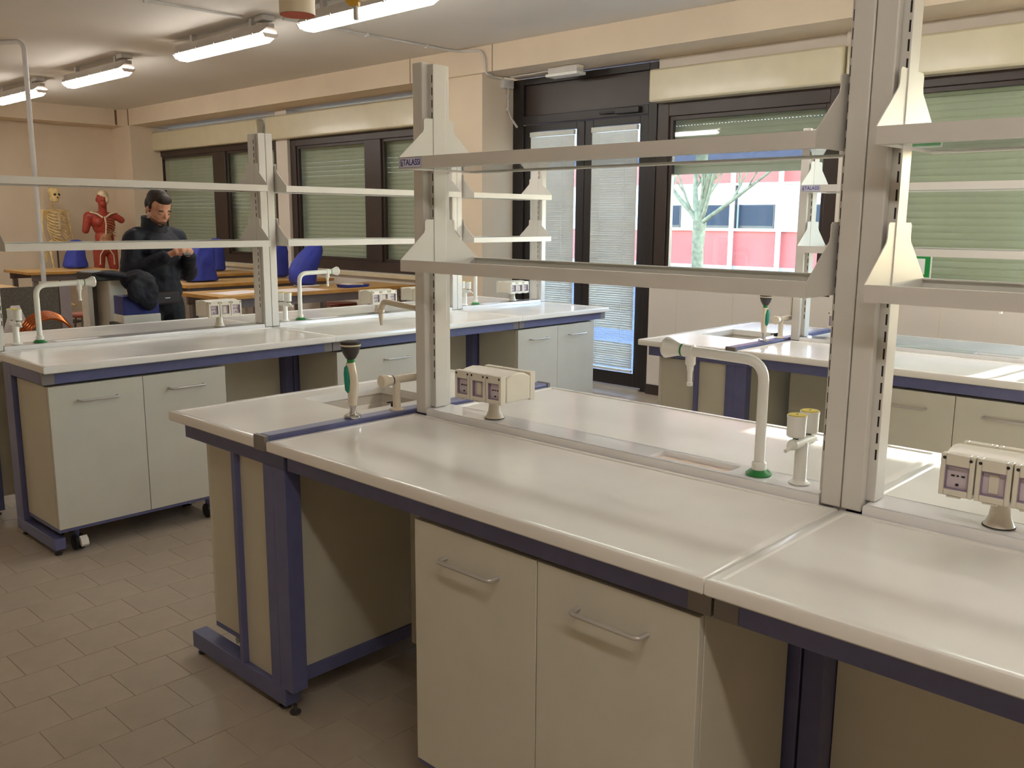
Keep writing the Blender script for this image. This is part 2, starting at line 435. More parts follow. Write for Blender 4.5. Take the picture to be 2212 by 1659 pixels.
bm = BM(); box(bm, dx(-5.12), dx(-4.86), -.09, -.03, 2.49, 2.54); box(bm, dx(-5.3), dx(-5.05), -.085, -.06, 2.5, 2.515)
ob('door_closer', bm, 'black_frame', dr, bev=.004)

# ================================================================== LAB BENCHES
SH_LOW, SH_TOP = 1.424, 1.743
UP_TOP = 2.045
CACHE = {}
def cached(key, fn):
    if key not in CACHE: CACHE[key] = fn()
    return CACHE[key]
def worktop_mesh(x0, x1, y0, y1, hole=None, rim=.022, t=.034, dish=.0035):
    """slab with a raised rim, top at z=0; optional rectangular hole"""
    bm = BM()
    def grid(xs, ys, z, skip, up):
        V = {}
        for i, x in enumerate(xs):
            for j, y in enumerate(ys): V[i,j] = bm.verts.new((x,y,z))
        for i in range(len(xs)-1):
            for j in range(len(ys)-1):
                if skip and skip == (i,j): continue
                f = (V[i,j],V[i+1,j],V[i+1,j+1],V[i,j+1]); bm.faces.new(f if up else f[::-1])
        return V
    O = [(x0,y0),(x1,y0),(x1,y1),(x0,y1)]; I = [(x0+rim,y0+rim),(x1-rim,y0+rim),(x1-rim,y1-rim),(x0+rim,y1-rim)]
    s = .004; I2 = [(x0+rim+s,y0+rim+s),(x1-rim-s,y0+rim+s),(x1-rim-s,y1-rim-s),(x0+rim+s,y1-rim-s)]
    e = .007; lo = [bm.verts.new((a,b,-t+.004)) for a,b in O]
    u0 = [bm.verts.new((a,b,-e)) for a,b in O]
    def ins(q, k): cx, cy = (x0+x1)/2, (y0+y1)/2; return (q[0]+(k if q[0] < cx else -k), q[1]+(k if q[1] < cy else -k))
    bt = [bm.verts.new((*ins(q,.004),-t)) for q in O]
    u1 = [bm.verts.new((*ins(q,e*.3),-e*.3)) for q in O]; u2_ = [bm.verts.new((*ins(q,e),0)) for q in O]
    i0 = [bm.verts.new((a,b,0)) for a,b in I]; i1 = [bm.verts.new((a,b,-dish)) for a,b in I2]
    skinrings(bm, [bt, lo, u0, u1, u2_, i0, i1], cap=False)
    if hole:
        hx0, hx1, hy0, hy1 = hole
        xs, ys = [I2[0][0], hx0, hx1, I2[1][0]], [I2[0][1], hy0, hy1, I2[2][1]]
        grid(xs, ys, -dish, (1,1), True); bm.faces.new(bt[::-1])
        a = [bm.verts.new((x,y,-dish)) for x,y in ((hx0,hy0),(hx1,hy0),(hx1,hy1),(hx0,hy1))]
        b = [bm.verts.new((x,y,-t)) for x,y in ((hx0,hy0),(hx1,hy0),(hx1,hy1),(hx0,hy1))]
        bmesh.ops.delete(bm, geom=[f for f in bm.faces if len(f.verts) == 4 and all(abs(v.co.z+t) < 1e-6 for v in f.verts)], context='FACES_ONLY')
        grid([bt[0].co.x, hx0, hx1, bt[1].co.x], [bt[0].co.y, hy0, hy1, bt[2].co.y], -t, (1,1), False)
        skinrings(bm, [a, b], cap=False)
        bmesh.ops.remove_doubles(bm, verts=bm.verts, dist=1e-5)
    else:
        bm.faces.new(i1); bm.faces.new(bt[::-1])
    return mesh(bm, 'worktop', 30)
def handle_mesh(L=.18):
    bm = BM(); tube(bm, bend([(-L/2, 0, 0), (-L/2, -.032, 0), (L/2, -.032, 0), (L/2, 0, 0)], .014), .0055, 8)
    return mesh(bm, 'handle', 60)
def castor(parent, x, y):
    bm = BM()
    for s in (-1, 1): lathe(bm, [(.0, -.009), (.03, -.009), (.037, -.005), (.037, .005), (.03, .009), (0, .009)], 18, Matrix.Translation((x+s*.014, y, .037)) @ Matrix.Rotation(pi/2, 4, 'Y'))
    c = ob('castor', bm, 'black_plastic', parent, smooth=40)
    ob('castor_stem', cyl(BM(), (x, y+.012, .05), (x, y+.012, .115), .012), 'violet_steel', c)
    bm = BM(); prism(bm, [(-.056,.034),(-.046,.022),(-.03,.03),(-.02,.062),(-.03,.072),(-.046,.06)], x-.004, x+.03, 'x', Matrix.Translation((0, y, 0)))
    ob('brake_lever', bm, 'carton', c)
    return c
def cabinet(label, loc, rz, W, doors=2, depth=.385, top=.80, group='castored base cabinets'):
    t = thing('base_cabinet', label, 'cabinet', loc, rz, group)
    ob('body', box(BM(), -W/2, W/2, .02, depth, .132, top), 'cabinet', t, bev=.0015)
    ob('base_plate', box(BM(), -W/2, W/2, .005, depth, .115, .1315), 'violet_steel', t)
    dw = W/doors; hm = cached('handle', handle_mesh)
    for i in range(doors):
        a = -W/2+i*dw
        d = ob('door', box(BM(), a+.0015, a+dw-.0015, 0, .0185, .13, top), 'door_board', t, bev=.0012)
        ob('handle', hm, 'brushed', d, (a+dw/2, 0, top-.075))
    for sx in (-1, 1):
        for y in (.06, depth-.07): castor(t, sx*(W/2-.1), y)
    return t
def upright(label, loc, rz, sides=(-1, 1), top=UP_TOP, z0=.921, ground=.9005):
    t = thing('shelf_upright', label, 'upright', (loc[0], loc[1], ground), rz, 'shelf uprights')
    zt = top-ground; zb = .0
    for sy in (-1, 1):
        for s in sides:
            x0, x1 = sorted((s*.0012, s*.048))
            y0, y1 = sorted((sy*.034, sy*.0585))
            ob('post_cover', box(BM(), x0, x1, y0, y1, zb, zt), 'steel_paint', t, bev=.003)
    x0 = -.066 if -1 in sides else .001; x1 = .066 if 1 in sides else -.001
    ob('core_post', box(BM(), x0, x1, -.027, .027, z0-ground+.0005, zt-.004), 'steel_paint', t, bev=.002)
    ob('core_web', box(BM(), max(x0, -.044), min(x1, .044), -.033, .033, zb+.001, zt-.006), 'steel_paint', t)
    sb = BM()
    for s in sides:
        for sy in (-1, 1):
            z = .12
            while z < zt-.05:
                a, b = sorted((s*.0585, s*.0625)); c, d = sorted((sy*.0265, sy*.0274)); box(sb, a, b, c, d, z, z+.024); z += .0385
    ob('slot_row', sb, 'slot', t, kind='stuff')
    return t
BR_F = [(-.17,-.036),(-.17,0),(-.07,.085),(-.066,.095),(-.066,.122),(-.06,.128),(-.0275,.128),(-.0275,-.036)]
def bracket_mesh(s):
    bm = BM(); P = [(s*u*-1 if s > 0 else u, v) for u, v in BR_F]
    prism(bm, P, -.0012, .0012, 'x'); return mesh(bm, 'bracket')
def shelf(label, loc, rz, L, sticker=False, group='glass reagent shelves'):
    t = thing('reagent_shelf', label, 'shelf', loc, rz, group)
    for s in (-1, 1):
        P = [(-.17,-.036),(-.139,-.036),(-.139,-.033),(-.167,-.033),(-.167,-.003),(-.157,-.003),(-.157,0),(-.17,0)]
        if s > 0: P = [(-u, v) for u, v in P]
        bm = BM(); prism(bm, P, -L/2, L/2, 'x'); ob('front_rail' if s < 0 else 'rear_rail', bm, 'steel_paint', t)
    ob('glass_pane', box(BM(), -L/2+.014, L/2-.014, -.164, .164, -.0325, -.0265), 'shelf_glass', t)
    bf, bb = cached('brf', lambda: bracket_mesh(-1)), cached('brb', lambda: bracket_mesh(1))
    for sx in (-1, 1):
        for b in (bf, bb): ob('bracket', b, 'steel_paint', t, (sx*(L/2+.0014), 0, 0))
    if sticker:
        lb = ob('brand_sticker', box(BM(), -L/2-.001, -L/2+.108, -.1712, -.1702, -.034, -.002), 'label_white', t, label='small white sticker with blue lettering')
        bm = BM(); x0, x1 = -L/2+.001, -L/2+.106
        for b in ((x0, x1, -.1714, -.1712, -.0335, -.0325), (x0, x1, -.1714, -.1712, -.0035, -.0025), (x0, x0+.001, -.1714, -.1712, -.0335, -.0025), (x1-.001, x1, -.1714, -.1712, -.0335, -.0025)): box(bm, *b)
        ob('border', bm, 'label_blue', lb)
        tm = text_mesh('TALASSI', .0265, .86, .0003); ob('lettering', tm, 'label_blue', lb, (-L/2+.061, -.1716, -.018), rot=(pi/2, 0, 0))
        bm = BM(); gx = -L/2+.008
        for b in ((gx, gx+.0025, -.028, -.01), (gx, gx+.011, -.01, -.0075), (gx+.004, gx+.011, -.0165, -.014), (gx+.004, gx+.0065, -.028, -.014), (gx+.0085, gx+.011, -.028, -.0185), (gx, gx+.0115, -.0285, -.0265)):
            box(bm, b[0], b[1], -.1716, -.1712, b[2], b[3])
        ob('logo', bm, 'label_blue', lb)
    return t
def gooseneck(label, loc, rz):
    """arm reaches along local +x"""
    t = thing('water_tap', label, 'tap', loc, rz, 'gooseneck water taps')
    bm = BM(); lathe(bm, [(.032,0),(.033,.004),(.023,.013),(.0195,.014)], 24); ob('base_ring', bm, 'green_plastic', t, smooth=40)
    bm = BM(); lathe(bm, [(.0185,.013),(.0185,.031),(.0165,.033),(.016,.035)], 20); ob('collar', bm, 'tap_white', t, smooth=40)
    bm = BM(); tube(bm, bend([(0,0,.03),(0,0,.29),(.2,0,.294)], .055, 8), .0135, 14); ob('neck', bm, 'tap_white', t, smooth=60)
    bm = BM(); tube(bm, [(.19,0,.294),(.205,0,.294),(.206,0,.294),(.236,0,.294)], [.0137,.0137,.0168,.0168], 14); ob('valve_body', bm, 'tap_white', t, smooth=40)
    bm = BM(); tube(bm, [(.236,0,.294),(.241,0,.294)], [.0175,.0175], 16); ob('colour_ring', bm, 'green_plastic', t)
    bm = BM(); tube(bm, [(.241,0,.294),(.252,0,.2945),(.288,0,.2965),(.294,0,.2965)], [.016,.017,.029,.026], 18); ob('handle', bm, 'tap_white', t, smooth=40)
    bm = BM(); lathe(bm, [(.0135,.285),(.014,.26),(.0115,.256),(.0092,.254),(.0086,.242),(.0068,.239),(.0062,.212),(.008,.21),(.008,.201),(.006,.2)], 14, c=(.214,0,0)); ob('nozzle', bm, 'tap_white', t, smooth=40)
    return t
def gas_tap(label, loc, rz):
    t = thing('gas_tap', label, 'tap', loc, rz, 'twin gas taps')
    bm = BM(); lathe(bm, [(.026,0),(.026,.003),(.0175,.008),(.0155,.012),(.0155,.105)], 20); ob('stem', bm, 'tap_white', t, smooth=40)
    bm = BM(); tube(bm, [(0,-.05,.105),(0,.05,.105)], .0135, 12); ob('crossbar', bm, 'tap_white', t, smooth=40)
    for s in (-1, 1):
        bm = BM(); tube(bm, [(0,s*.05,.105),(0,s*.058,.103),(0,s*.066,.1),(0,s*.085,.096)], [.013,.011,.0055,.0045], 12); ob('hose_nozzle', bm, 'tap_white', t, smooth=40)
        y = s*.034; bm = BM(); lathe(bm, [(.007,.112),(.007,.124)], 10, c=(0,y,0)); ob('spindle', bm, 'dark_rubber', t)
        bm = BM(); lathe(bm, [(.0195,.123),(.0225,.126),(.0228,.168),(.0238,.17),(.0238,.176)], 24, c=(0,y,0)); k = ob('knob', bm, 'tap_white', t, smooth=40)
        bm = BM(); lathe(bm, [(.021,.1755),(.021,.178)], 24, c=(0,y,0)); ob('yellow_cap', bm, 'yellow_cap', k)
        bm = BM(); lathe(bm, [(.0028,.1782),(.0028,.1788)], 8, c=(0,y,0)); ob('cap_screw', bm, 'dark_rubber', k)
    return t
def socket_block(label, loc, rz):
    t = thing('socket_block', label, 'socket', loc, rz, 'socket blocks on pedestals')
    bm = BM(); lathe(bm, [(.032,0),(.032,.002),(.029,.004),(.0215,.022),(.0185,.045),(.0185,.078)], 20); ob('pedestal', bm, 'socket_shell', t, smooth=40)
    bm = BM(); lathe(bm, [(.0325,0),(.0325,.0025)], 20); ob('pedestal_gasket', bm, 'dark_rubber', t)
    # rear housing: bowed top
    P = [(-.055,.07),(.055,.07),(.055,.145),(.03,.157),(0,.161),(-.03,.157),(-.055,.15)]
    bm = BM(); prism(bm, P, -.1045, .1045, 'x'); ob('housing', bm, 'socket_shell', t, bev=.004)
    for sy in (-1, 1):
        for i in (-1, 0, 1):
            x = i*.07; f = sy*.079; e = sy*.056
            y0, y1 = sorted((f, e))
            bm = BM(); w_ = .0335; z0, z1 = .066, .156
            a, b, c, d = x-.0235, x+.0235, .08, .131
            yb0, yb1 = y0, y1
            box(bm, x-w_, a, yb0, yb1, z0, z1); box(bm, b, x+w_, yb0, yb1, z0, z1); box(bm, a, b, yb0, yb1, z0, c); box(bm, a, b, yb0, yb1, d, z1)
            u = ob('outlet', bm, 'socket_shell', t, bev=.002)
            yy0, yy1 = sorted((f-sy*.011, e)); ob('faceplate', box(BM(), a, b, yy0, yy1, c, d), 'socket_face', u)
            bm = BM(); q0, q1 = sorted((f-sy*.002, f-sy*.0115)); k = .0022
            box(bm, a, a+k, q0, q1, c, d); box(bm, b-k, b, q0, q1, c, d); box(bm, a+k, b-k, q0, q1, c, c+k); box(bm, a+k, b-k, q0, q1, d-k, d)
            ob('cover_frame', bm, 'socket_frame', u)
            bm = BM(); p0, p1 = sorted((f-sy*.0095, f-sy*.0115))
            if i:
                for (hx, hw) in ((-.0095, .0035), (0, .0022), (.0105, .0035)): box(bm, x+hx-hw, x+hx+hw, p0, p1, .107, .1105)
                box(bm, x-.003, x+.003, p0, p1, .0875, .092)
                ob('socket_hole', bm, 'slot', u, kind='stuff')
            else:
                box(bm, x-.0095, x+.0095, p0-.0005, p1+.0005, .085, .126); ob('switch', bm, 'socket_shell', u, bev=.0008)
            bm = BM(); s0, s1 = sorted((f+sy*.0004, f-sy*.001))
            for hx in (-.026, .026): tube(bm, [(x+hx, f+sy*.0005, .147), (x+hx, f-sy*.002, .147)], .0035, 10)
            ob('screw', bm, 'slot', u, kind='stuff')
            l0, l1 = sorted((f+sy*.0015, f-sy*.006)); ob('cover_tab', box(BM(), x-.016, x+.012, l0, l1, .0635, .066), 'socket_shell', u)
    return t

def foot_mesh():
    bm = BM(); lathe(bm, [(.016,0),(.018,.004),(.018,.008),(.006,.012),(.006,.031)], 12); return mesh(bm, 'foot', 40)

class Bench:
    def __init__(s, ox, oy, rz, fd, bays, desc, flip, bayname):
        s.ox, s.oy, s.rz, s.fd, s.bays, s.desc, s.flip, s.bn = ox, oy, rz, fd, bays, desc, flip, bayname
    def W(s, x, y, z=0):
        c, n = math.cos(s.rz), math.sin(s.rz); return (s.ox+c*x-n*y, s.oy+n*x+c*y, z)
    def build(s, cabs, shelves=True, end_frames=(True, True), sticker=False, first_half=False, extra_sock=()):
        fd, rz = s.fd, s.rz
        for bi, (a, b) in enumerate(s.bays):
            L = b-a; mid = (a+b)/2; bn = s.bn[bi]
            for side, nm in ((-1, 'front'), (1, 'rear')):
                rr = rz if side < 0 else rz+pi
                me = cached(('wt', round(L, 3), fd), lambda: worktop_mesh(-L/2+.001, L/2-.001, -fd, -.0625))
                o = ob('worktop', me, 'worktop', loc=s.W(mid, 0, .9), rz=rr)
                tag(o, f'pale stoneware worktop, {nm} half, {bn} of {s.desc}', 'worktop', 'stoneware worktops')
            # service ledge with a small drip cup
            hx = (.31, .55) if not s.flip else (L-.55, L-.31)
            x0, x1 = (.052 if not (first_half and bi == 0) else .052), L-.052
            me = worktop_mesh(x0-L/2, x1-L/2, -.058, .058, hole=(hx[0]-L/2, hx[1]-L/2, -.036, .036), rim=.004, t=.055, dish=.0006)
            o = thing('service_ledge', f'glossy white service ledge in the {bn} of {s.desc}', 'ledge', s.W(mid, 0, .92), rz, 'service ledges')
            ob('ledge_slab', me, 'ledge', o)
            bm = BM(); q0, q1 = hx[0]-L/2+.0005, hx[1]-L/2-.0005
            box(bm, q0, q1, -.0355, .0355, -.03, -.013); ob('drip_cup', bm, 'basin', o)
            # equipment
            f = (lambda x: L-x) if s.flip else (lambda x: x)
            gz = rz+pi if s.flip else rz
            gas_tap(f'white twin gas tap with yellow caps in the {bn}, {s.desc}', s.W(a+f(.13), 0, .9205), rz)
            gooseneck(f'white gooseneck tap with green base in the {bn} of {s.desc}', s.W(a+f(.24), 0, .9205), gz)
            socket_block(f'beige triple socket block on pedestal in the {bn} of {s.desc}', s.W(a+f(L-.32), 0, .9205), rz)
            if shelves:
                sa, sb = a+.0625, b-.0625
                for z, nm in ((SH_TOP, 'upper'), (SH_LOW, 'lower')):
                    shelf(f'{nm} white-railed glass shelf over the {bn} of {s.desc}', s.W((sa+sb)/2, 0, z), rz, sb-sa-.004, sticker and bi == 0 and nm == 'upper')
            # frame
            t = thing('bench_frame', f'violet steel under-frame of the {bn} of {s.desc}', 'frame', s.W(mid, 0, 0), rz, 'bench under-frames')
            for side in (-1, 1):
                y0, y1 = sorted((side*(fd-.035), side*(fd-.065)))
                ob('rail', box(BM(), -L/2+.055, L/2-.055, y0, y1, .812, .8655), 'violet_steel', t, bev=.0015)
                for sx in (-1, 1):
                    p, q = sorted((sx*(L/2-.055), sx*(L/2-.003)))
                    if first_half and bi == 0 and sx < 0: continue
                    ob('rail_cap', box(BM(), p, q, y0, y1, .812, .8655), 'grey_cap', t)
            for sx, on in ((-1, end_frames[0] or bi > 0), (1, end_frames[1] or bi < len(s.bays)-1)):
                if not on: continue
                p, q = sorted((sx*(L/2-.003), sx*(L/2-.053)))
                for side in (-1, 1):
                    y0, y1 = sorted((side*(fd-.44), side*(fd-.54))); lg = ob('leg', box(BM(), p, q, y0, y1, .085, .8655), 'violet_steel', t, bev=.002)
                    y0, y1 = sorted((side*(fd-.06), side*(fd-.54))); ob('foot_bar', box(BM(), p, q, y0, y1, .03, .0849), 'violet_steel', t, bev=.002)
                    y0, y1 = sorted((side*(fd-.066), side*(fd-.439))); ob('top_bar', box(BM(), p, q, y0, y1, .812, .8655), 'violet_steel', t, bev=.0015)
                    for yy in (fd-.09, fd-.5):
                        ob('levelling_foot', cached('foot', foot_mesh), 'dark_rubber', t, ((p+q)/2, side*yy, 0))
            yb = fd-.505
            for side in (-1, 1):
                y0, y1 = sorted((side*(yb-.0), side*(yb-.014)))
                ob('back_panel', box(BM(), -L/2+.056, L/2-.056, y0, y1, .1, .81), 'cabinet', t)
        for i, (bi, off, Wd, nd, lab) in enumerate(cabs):
            a, b = s.bays[bi]
            cabinet(lab, s.W(off+Wd/2, -fd+.04, 0), rz, Wd, nd)
        for bi, x, lab in extra_sock: socket_block(lab, s.W(x, 0, .9205), rz)
        if shelves:
            xs = [s.bays[0][0]] + [b for a, b in s.bays]
            for i, x in enumerate(xs):
                sides = (1,) if i == 0 else ((-1,) if i == len(xs)-1 else (-1, 1))
                where = ('first' if i == 0 else ('last' if i == len(xs)-1 else ('second' if i == 1 else 'third')))
                end = {'first': s.bn[0], 'last': s.bn[-1]}.get(where)
                lab = (f'white slotted shelf upright ending the {end} of {s.desc}' if end else f'white slotted shelf upright between {s.bn[i-1]} and {s.bn[i]}, {s.desc}')
                upright(lab, s.W(x, 0), rz, sides)

def sink_end(b, desc, xs):
    """sink unit across the left end of a bench with the given Bench b; xs = x of the seam"""
    fd = b.fd; ox, oy = b.ox, b.oy
    o = thing('sink_worktop', f'pale sink worktop with sunken basin at the end of {desc}', 'sink', (xs-.34, oy, .9), 0, 'sink worktops')
    me = worktop_mesh(-.278, .27, -fd, fd, hole=(-.16, .17, -.185, .185)); ob('slab', me, 'worktop', o)
    bm = BM(); R = []
    for k, z in ((0, -.03), (0, -.034), (.008, -.07), (.02, -.088)): R.append([bm.verts.new((x, y, z)) for x, y in ((-.166+k,-.191+k),(.176-k,-.191+k),(.176-k,.191-k),(-.166+k,.191-k))])
    skinrings(bm, R, cap=False); bm.faces.new(R[-1]); bs = ob('basin', bm, 'sink_bowl', o)
    so = bs.modifiers.new('solid', 'SOLIDIFY'); so.thickness = .004; so.offset = 1
    bm = BM(); lathe(bm, [(.03,-.0875),(.032,-.0855),(.02,-.085)], 16); ob('drain', bm, 'chrome', bs)
    st = thing('service_strip', f'violet steel service strip beside the sink of {desc}', 'strip', (xs-.035, oy, .9), 0, 'service strips')
    ob('strip_bar', box(BM(), -.029, .029, -fd+.014, fd-.014, -.03, .012), 'violet_steel', st, bev=.006)
    for sy in (-1, 1):
        y0, y1 = sorted((sy*(fd-.013), sy*(fd+.003))); ob('end_cap', box(BM(), -.03, .03, y0, y1, -.034, .013), 'grey_cap', st, bev=.002)
    # under-frame with foot bar, posts and infill panels
    t = thing('sink_stand', f'violet steel stand with beige panels under the sink of {desc}', 'stand', (xs, oy, 0), 0, 'sink stands')
    for sy in (-1, 1):
        def yy(a, c): return sorted((sy*(fd-a), sy*(fd-c)))
        y0, y1 = yy(.03, .085)
        ob('foot_bar', box(BM(), -.60, .0, y0, y1, .028, .088), 'violet_steel', t, bev=.002)
        ob('top_bar', box(BM(), -.565, .045, y0, y1, .812, .8655), 'violet_steel', t, bev=.002)
        for x0, x1 in ((-.268, -.246), (-.075, -.022), (-.0215, .045)):
            ob('post', box(BM(), x0, x1, y0, y1, .0885 if x0 < -.02 else .03, .8115), 'violet_steel', t, bev=.0015)
        ob('infill_panel', box(BM(), -.2455, -.0755, y0+.02, y1-.02, .0885, .8115), 'cabinet', t)
        for x in (-.58, -.05, .012): ob('levelling_foot', cached('foot', foot_mesh), 'dark_rubber', t, (x, (y0+y1)/2, 0))
    ob('side_panel', box(BM(), -.02, -.005, -fd+.0855, fd-.0855, .135, .80), 'cabinet', t)
    ob('bottom_rail', box(BM(), -.021, .004, -fd+.0855, fd-.0855, .09, .134), 'violet_steel', t, bev=.0015)
    ob('end_rail', box(BM(), -.565, -.54, -fd+.0855, fd-.0855, .812, .8655), 'violet_steel', t)
    c = cabinet(f'castored cabinet below the sink of {desc}', (xs-.53, oy-fd+.5, 0), -pi/2, .83, 2, depth=.40, top=.80)

BA = Bench(-4.915, 0, pi/2, .71, [(1.44, 3.0), (3.0, 4.55), (4.55, 5.52)], "the standing man's bench", False,
           ['coil-side bay', 'middle bay', 'short door-side bay'])
BA.build([(0, 1.463, .87, 2, "two-door castored cabinet under the coil-side bay of the standing man's bench"), (1, 3.03, .87, 1, "wide single-front castored cabinet under the middle bay of the standing man's bench"), (2, 4.548, .845, 2, 'two-door castored cabinet beside the glazed door')],
         extra_sock=[(1, 3.86, "extra beige triple socket block halfway along the middle bay of the standing man's bench")])
BB = Bench(0, 2.045, 0, .645, [(-2.33, -.83), (-.83, .67)], 'the centre bench', True, ['sink-side bay', 'outer bay'])
BB.build([(0, -1.703, .845, 2, 'two-door castored cabinet under the sink-side bay of the centre bench')], end_frames=(False, True), sticker=True, first_half=True)
sink_end(BB, 'the centre bench', -2.33)
BC = Bench(0, 4.79, 0, .645, [(-2.33, -.83), (-.83, .67)], 'the window bench', True, ['sink-side bay', 'outer bay'])
BC.build([(0, -1.69, .845, 2, 'two-door castored cabinet under the sink-side bay of the window bench'), (1, -.2, .845, 2, 'two-door castored cabinet under the outer bay of the window bench')], end_frames=(False, True), sticker=True, first_half=True)
sink_end(BC, 'the window bench', -2.33)

def eyewash(label, loc, rz):
    t = thing('eyewash_shower', label, 'eyewash', loc, rz, 'hand-held eyewash showers')
    bm = BM(); lathe(bm, [(.0275,0),(.0285,.003),(.0285,.008),(.025,.0115),(.012,.0125)], 24); ob('base_flange', bm, 'chrome', t, smooth=40)
    bm = BM(); lathe(bm, [(.0125,.012),(.0125,.02),(.0095,.021),(.0095,.034),(.0115,.035),(.0115,.044)], 16); ob('hose_fitting', bm, 'chrome', t, smooth=40)
    R = [((0,0,.043),.014),((.002,0,.075),.0165),((.004,0,.11),.018),((.003,0,.14),.0175),((-.001,0,.165),.0165),((-.003,0,.183),.015)]
    bm = BM(); tube(bm, [p for p, r in R], [r for p, r in R], 16); ob('handle', bm, 'tap_beige', t, smooth=60)
    R = [((-.012,-.006,.085),.004),((-.013,-.007,.094),.0095),((-.013,-.008,.125),.0115),((-.015,-.008,.15),.0105),((-.016,-.008,.168),.0075),((-.015,-.007,.174),.003)]
    bm = BM(); tube(bm, [p for p, r in R], [r for p, r in R], 12); ob('trigger', bm, 'teal_plastic', t, smooth=60)
    bm = BM(); lathe(bm, [(.0125,.182),(.0125,.194)], 16, c=(-.002,0,0)); ob('neck_ring', bm, 'green_plastic', t)
    bm = BM(); lathe(bm, [(.011,.194),(.016,.197),(.026,.215),(.031,.232),(.0315,.237)], 24, c=(-.002,0,0)); ob('bell', bm, 'dark_rubber', t, smooth=40)
    bm = BM(); lathe(bm, [(.0315,.237),(.0335,.2385),(.0335,.242),(.031,.243)], 24, c=(-.002,0,0)); ob('rim_ring', bm, 'tap_beige', t, smooth=40)
    bm = BM(); lathe(bm, [(.032,.243),(.0325,.247),(.029,.252),(.017,.2545),(.004,.255)], 24, c=(-.002,0,0)); ob('dust_cover', bm, 'pouch', t, smooth=40)
    return t
def sink_tap(label, loc, rz):
    t = thing('mixer_tap', label, 'tap', loc, rz, 'beige sink taps')
    bm = BM(); lathe(bm, [(.025,0),(.025,.003),(.016,.008),(.0135,.012),(.0135,.11)], 20); ob('stem', bm, 'tap_beige', t, smooth=40)
    bm = BM(); tube(bm, [(0,-.018,.105),(0,.135,.105)], .0145, 14); ob('crossbar', bm, 'tap_beige', t, smooth=60)
    for s in (-1, 1):
        d = Vector((0,s,0)); o = Vector((0,0,.105)); q = .018 if s < 0 else .135
        bm = BM(); tube(bm, [o+d*q, o+d*(q+.006)], [.0165,.0165], 16); ob('seal_ring', bm, 'dark_rubber', t)
        bm = BM(); tube(bm, [o+d*(q+.006), o+d*(q+.012), o+d*(q+.043), o+d*(q+.048)], [.0175,.0185,.023,.0205], 18); ob('handle', bm, 'tap_beige', t, smooth=40)
    bm = BM(); tube(bm, bend([(0,.115,.11),(0,.115,.335),(-.205,.115,.35),(-.222,.115,.315)], .03), .0105, 12); ob('spout', bm, 'tap_beige', t, smooth=60)
    bm = BM(); lathe(bm, [(.012,.322),(.0135,.316),(.0135,.308),(.009,.306),(.0085,.301),(.0095,.298),(.0075,.294),(.0085,.29),(.0065,.286),(.0075,.282),(.0055,.278),(.006,.274),(.004,.262)], 14, c=(-.222,.115,0)); ob('hose_nozzle', bm, 'tap_beige', t, smooth=40)
    bm = BM(); tube(bm, [(-.035,.015,.004),(-.035,.015,.012),(-.02,.012,.02)], [.011,.011,.004], 10); prism(bm, [(-.06,.012),(-.02,.02),(-.02,.026),(-.06,.017)], .005, .014, 'y'); ob('drain_lever', bm, 'black_plastic', t)
    return t
eyewash('hand-held eyewash with teal grip on the centre bench', (-2.365, 1.745, .912), rad(48))
eyewash('hand-held eyewash with teal grip on the window bench', (-2.365, 4.49, .912), rad(143))
sink_tap('beige sink tap with ribbed nozzle on the centre bench', (-2.365, 1.93, .912), 0)
sink_tap('beige sink tap with ribbed nozzle on the window bench', (-2.365, 4.68, .912), 0)

# ================================================================== CEILING FITTINGS
def lamp_mesh(L, w0, w1, z0, z1, tip):
    """tapered trough: w1 wide at top z1, w0 at bottom z0"""
    bm = BM(); R = []
    for x, k, zz in ((-L/2, .55, .55), (-L/2+tip*.4, .85, .2), (-L/2+tip, 1, 0), (L/2-tip, 1, 0), (L/2-tip*.4, .85, .2), (L/2, .55, .55)):
        zb = z0+(z1-z0)*zz
        R.append([bm.verts.new((x, y*k, z)) for y, z in ((-w1/2, z1), (-w1/2, z0+(z1-z0)*max(zz, .55)), (-w0/2, zb), (w0/2, zb), (w1/2, z0+(z1-z0)*max(zz, .55)), (w1/2, z1))])
    skinrings(bm, R); return mesh(bm, 'lamp', 40)
def ceiling_lamp(label, loc, L=1.56):
    t = thing('ceiling_lamp', label, 'lamp', loc, 0, 'fluorescent ceiling lamps')
    ob('housing', cached('lh', lambda: lamp_mesh(L, .155, .1, -.04, .035, .06)), 'lamp_shell', t)
    me = cached('ld', lambda: lamp_mesh(L-.05, .07, .135, -.1, -.0405, .07)); ob('diffuser', me, 'diffuser', t)
    for s in (-1, 1):
        me = cached(('le', s), lambda: mesh(prism(BM(), [(-.07,-.041),(.07,-.041),(.045,-.075),(-.045,-.075)][::-1], s*(L/2-.025), s*(L/2-.008), 'x'), 'end')); ob('end_lens', me, 'diffuser_end', t)
    cm = cached('lc', lambda: mesh(box(BM(), -.008, .008, -.009, .009, -.05, -.03), 'clip'))
    for x in (-.62, -.31, 0, .31, .62):
        for s in (-1, 1): ob('clip', cm, 'lamp_shell', t, (x, s*.0775, 0))
    for x in (-.5, .5): ob('hanger', box(BM(), x-.02, x+.02, -.02, .02, .036, ZC-loc[2]), 'conduit', t)
    ob('junction_box', box(BM(), L/2-.16, L/2-.03, -.055, .055, .06, ZC-loc[2]-.002), 'conduit', t, bev=.004)
    ob('clip_rail', box(BM(), -L/2-.2, L/2-.17, .03, .045, .1, .125), 'conduit', t)
LZ = 3.055
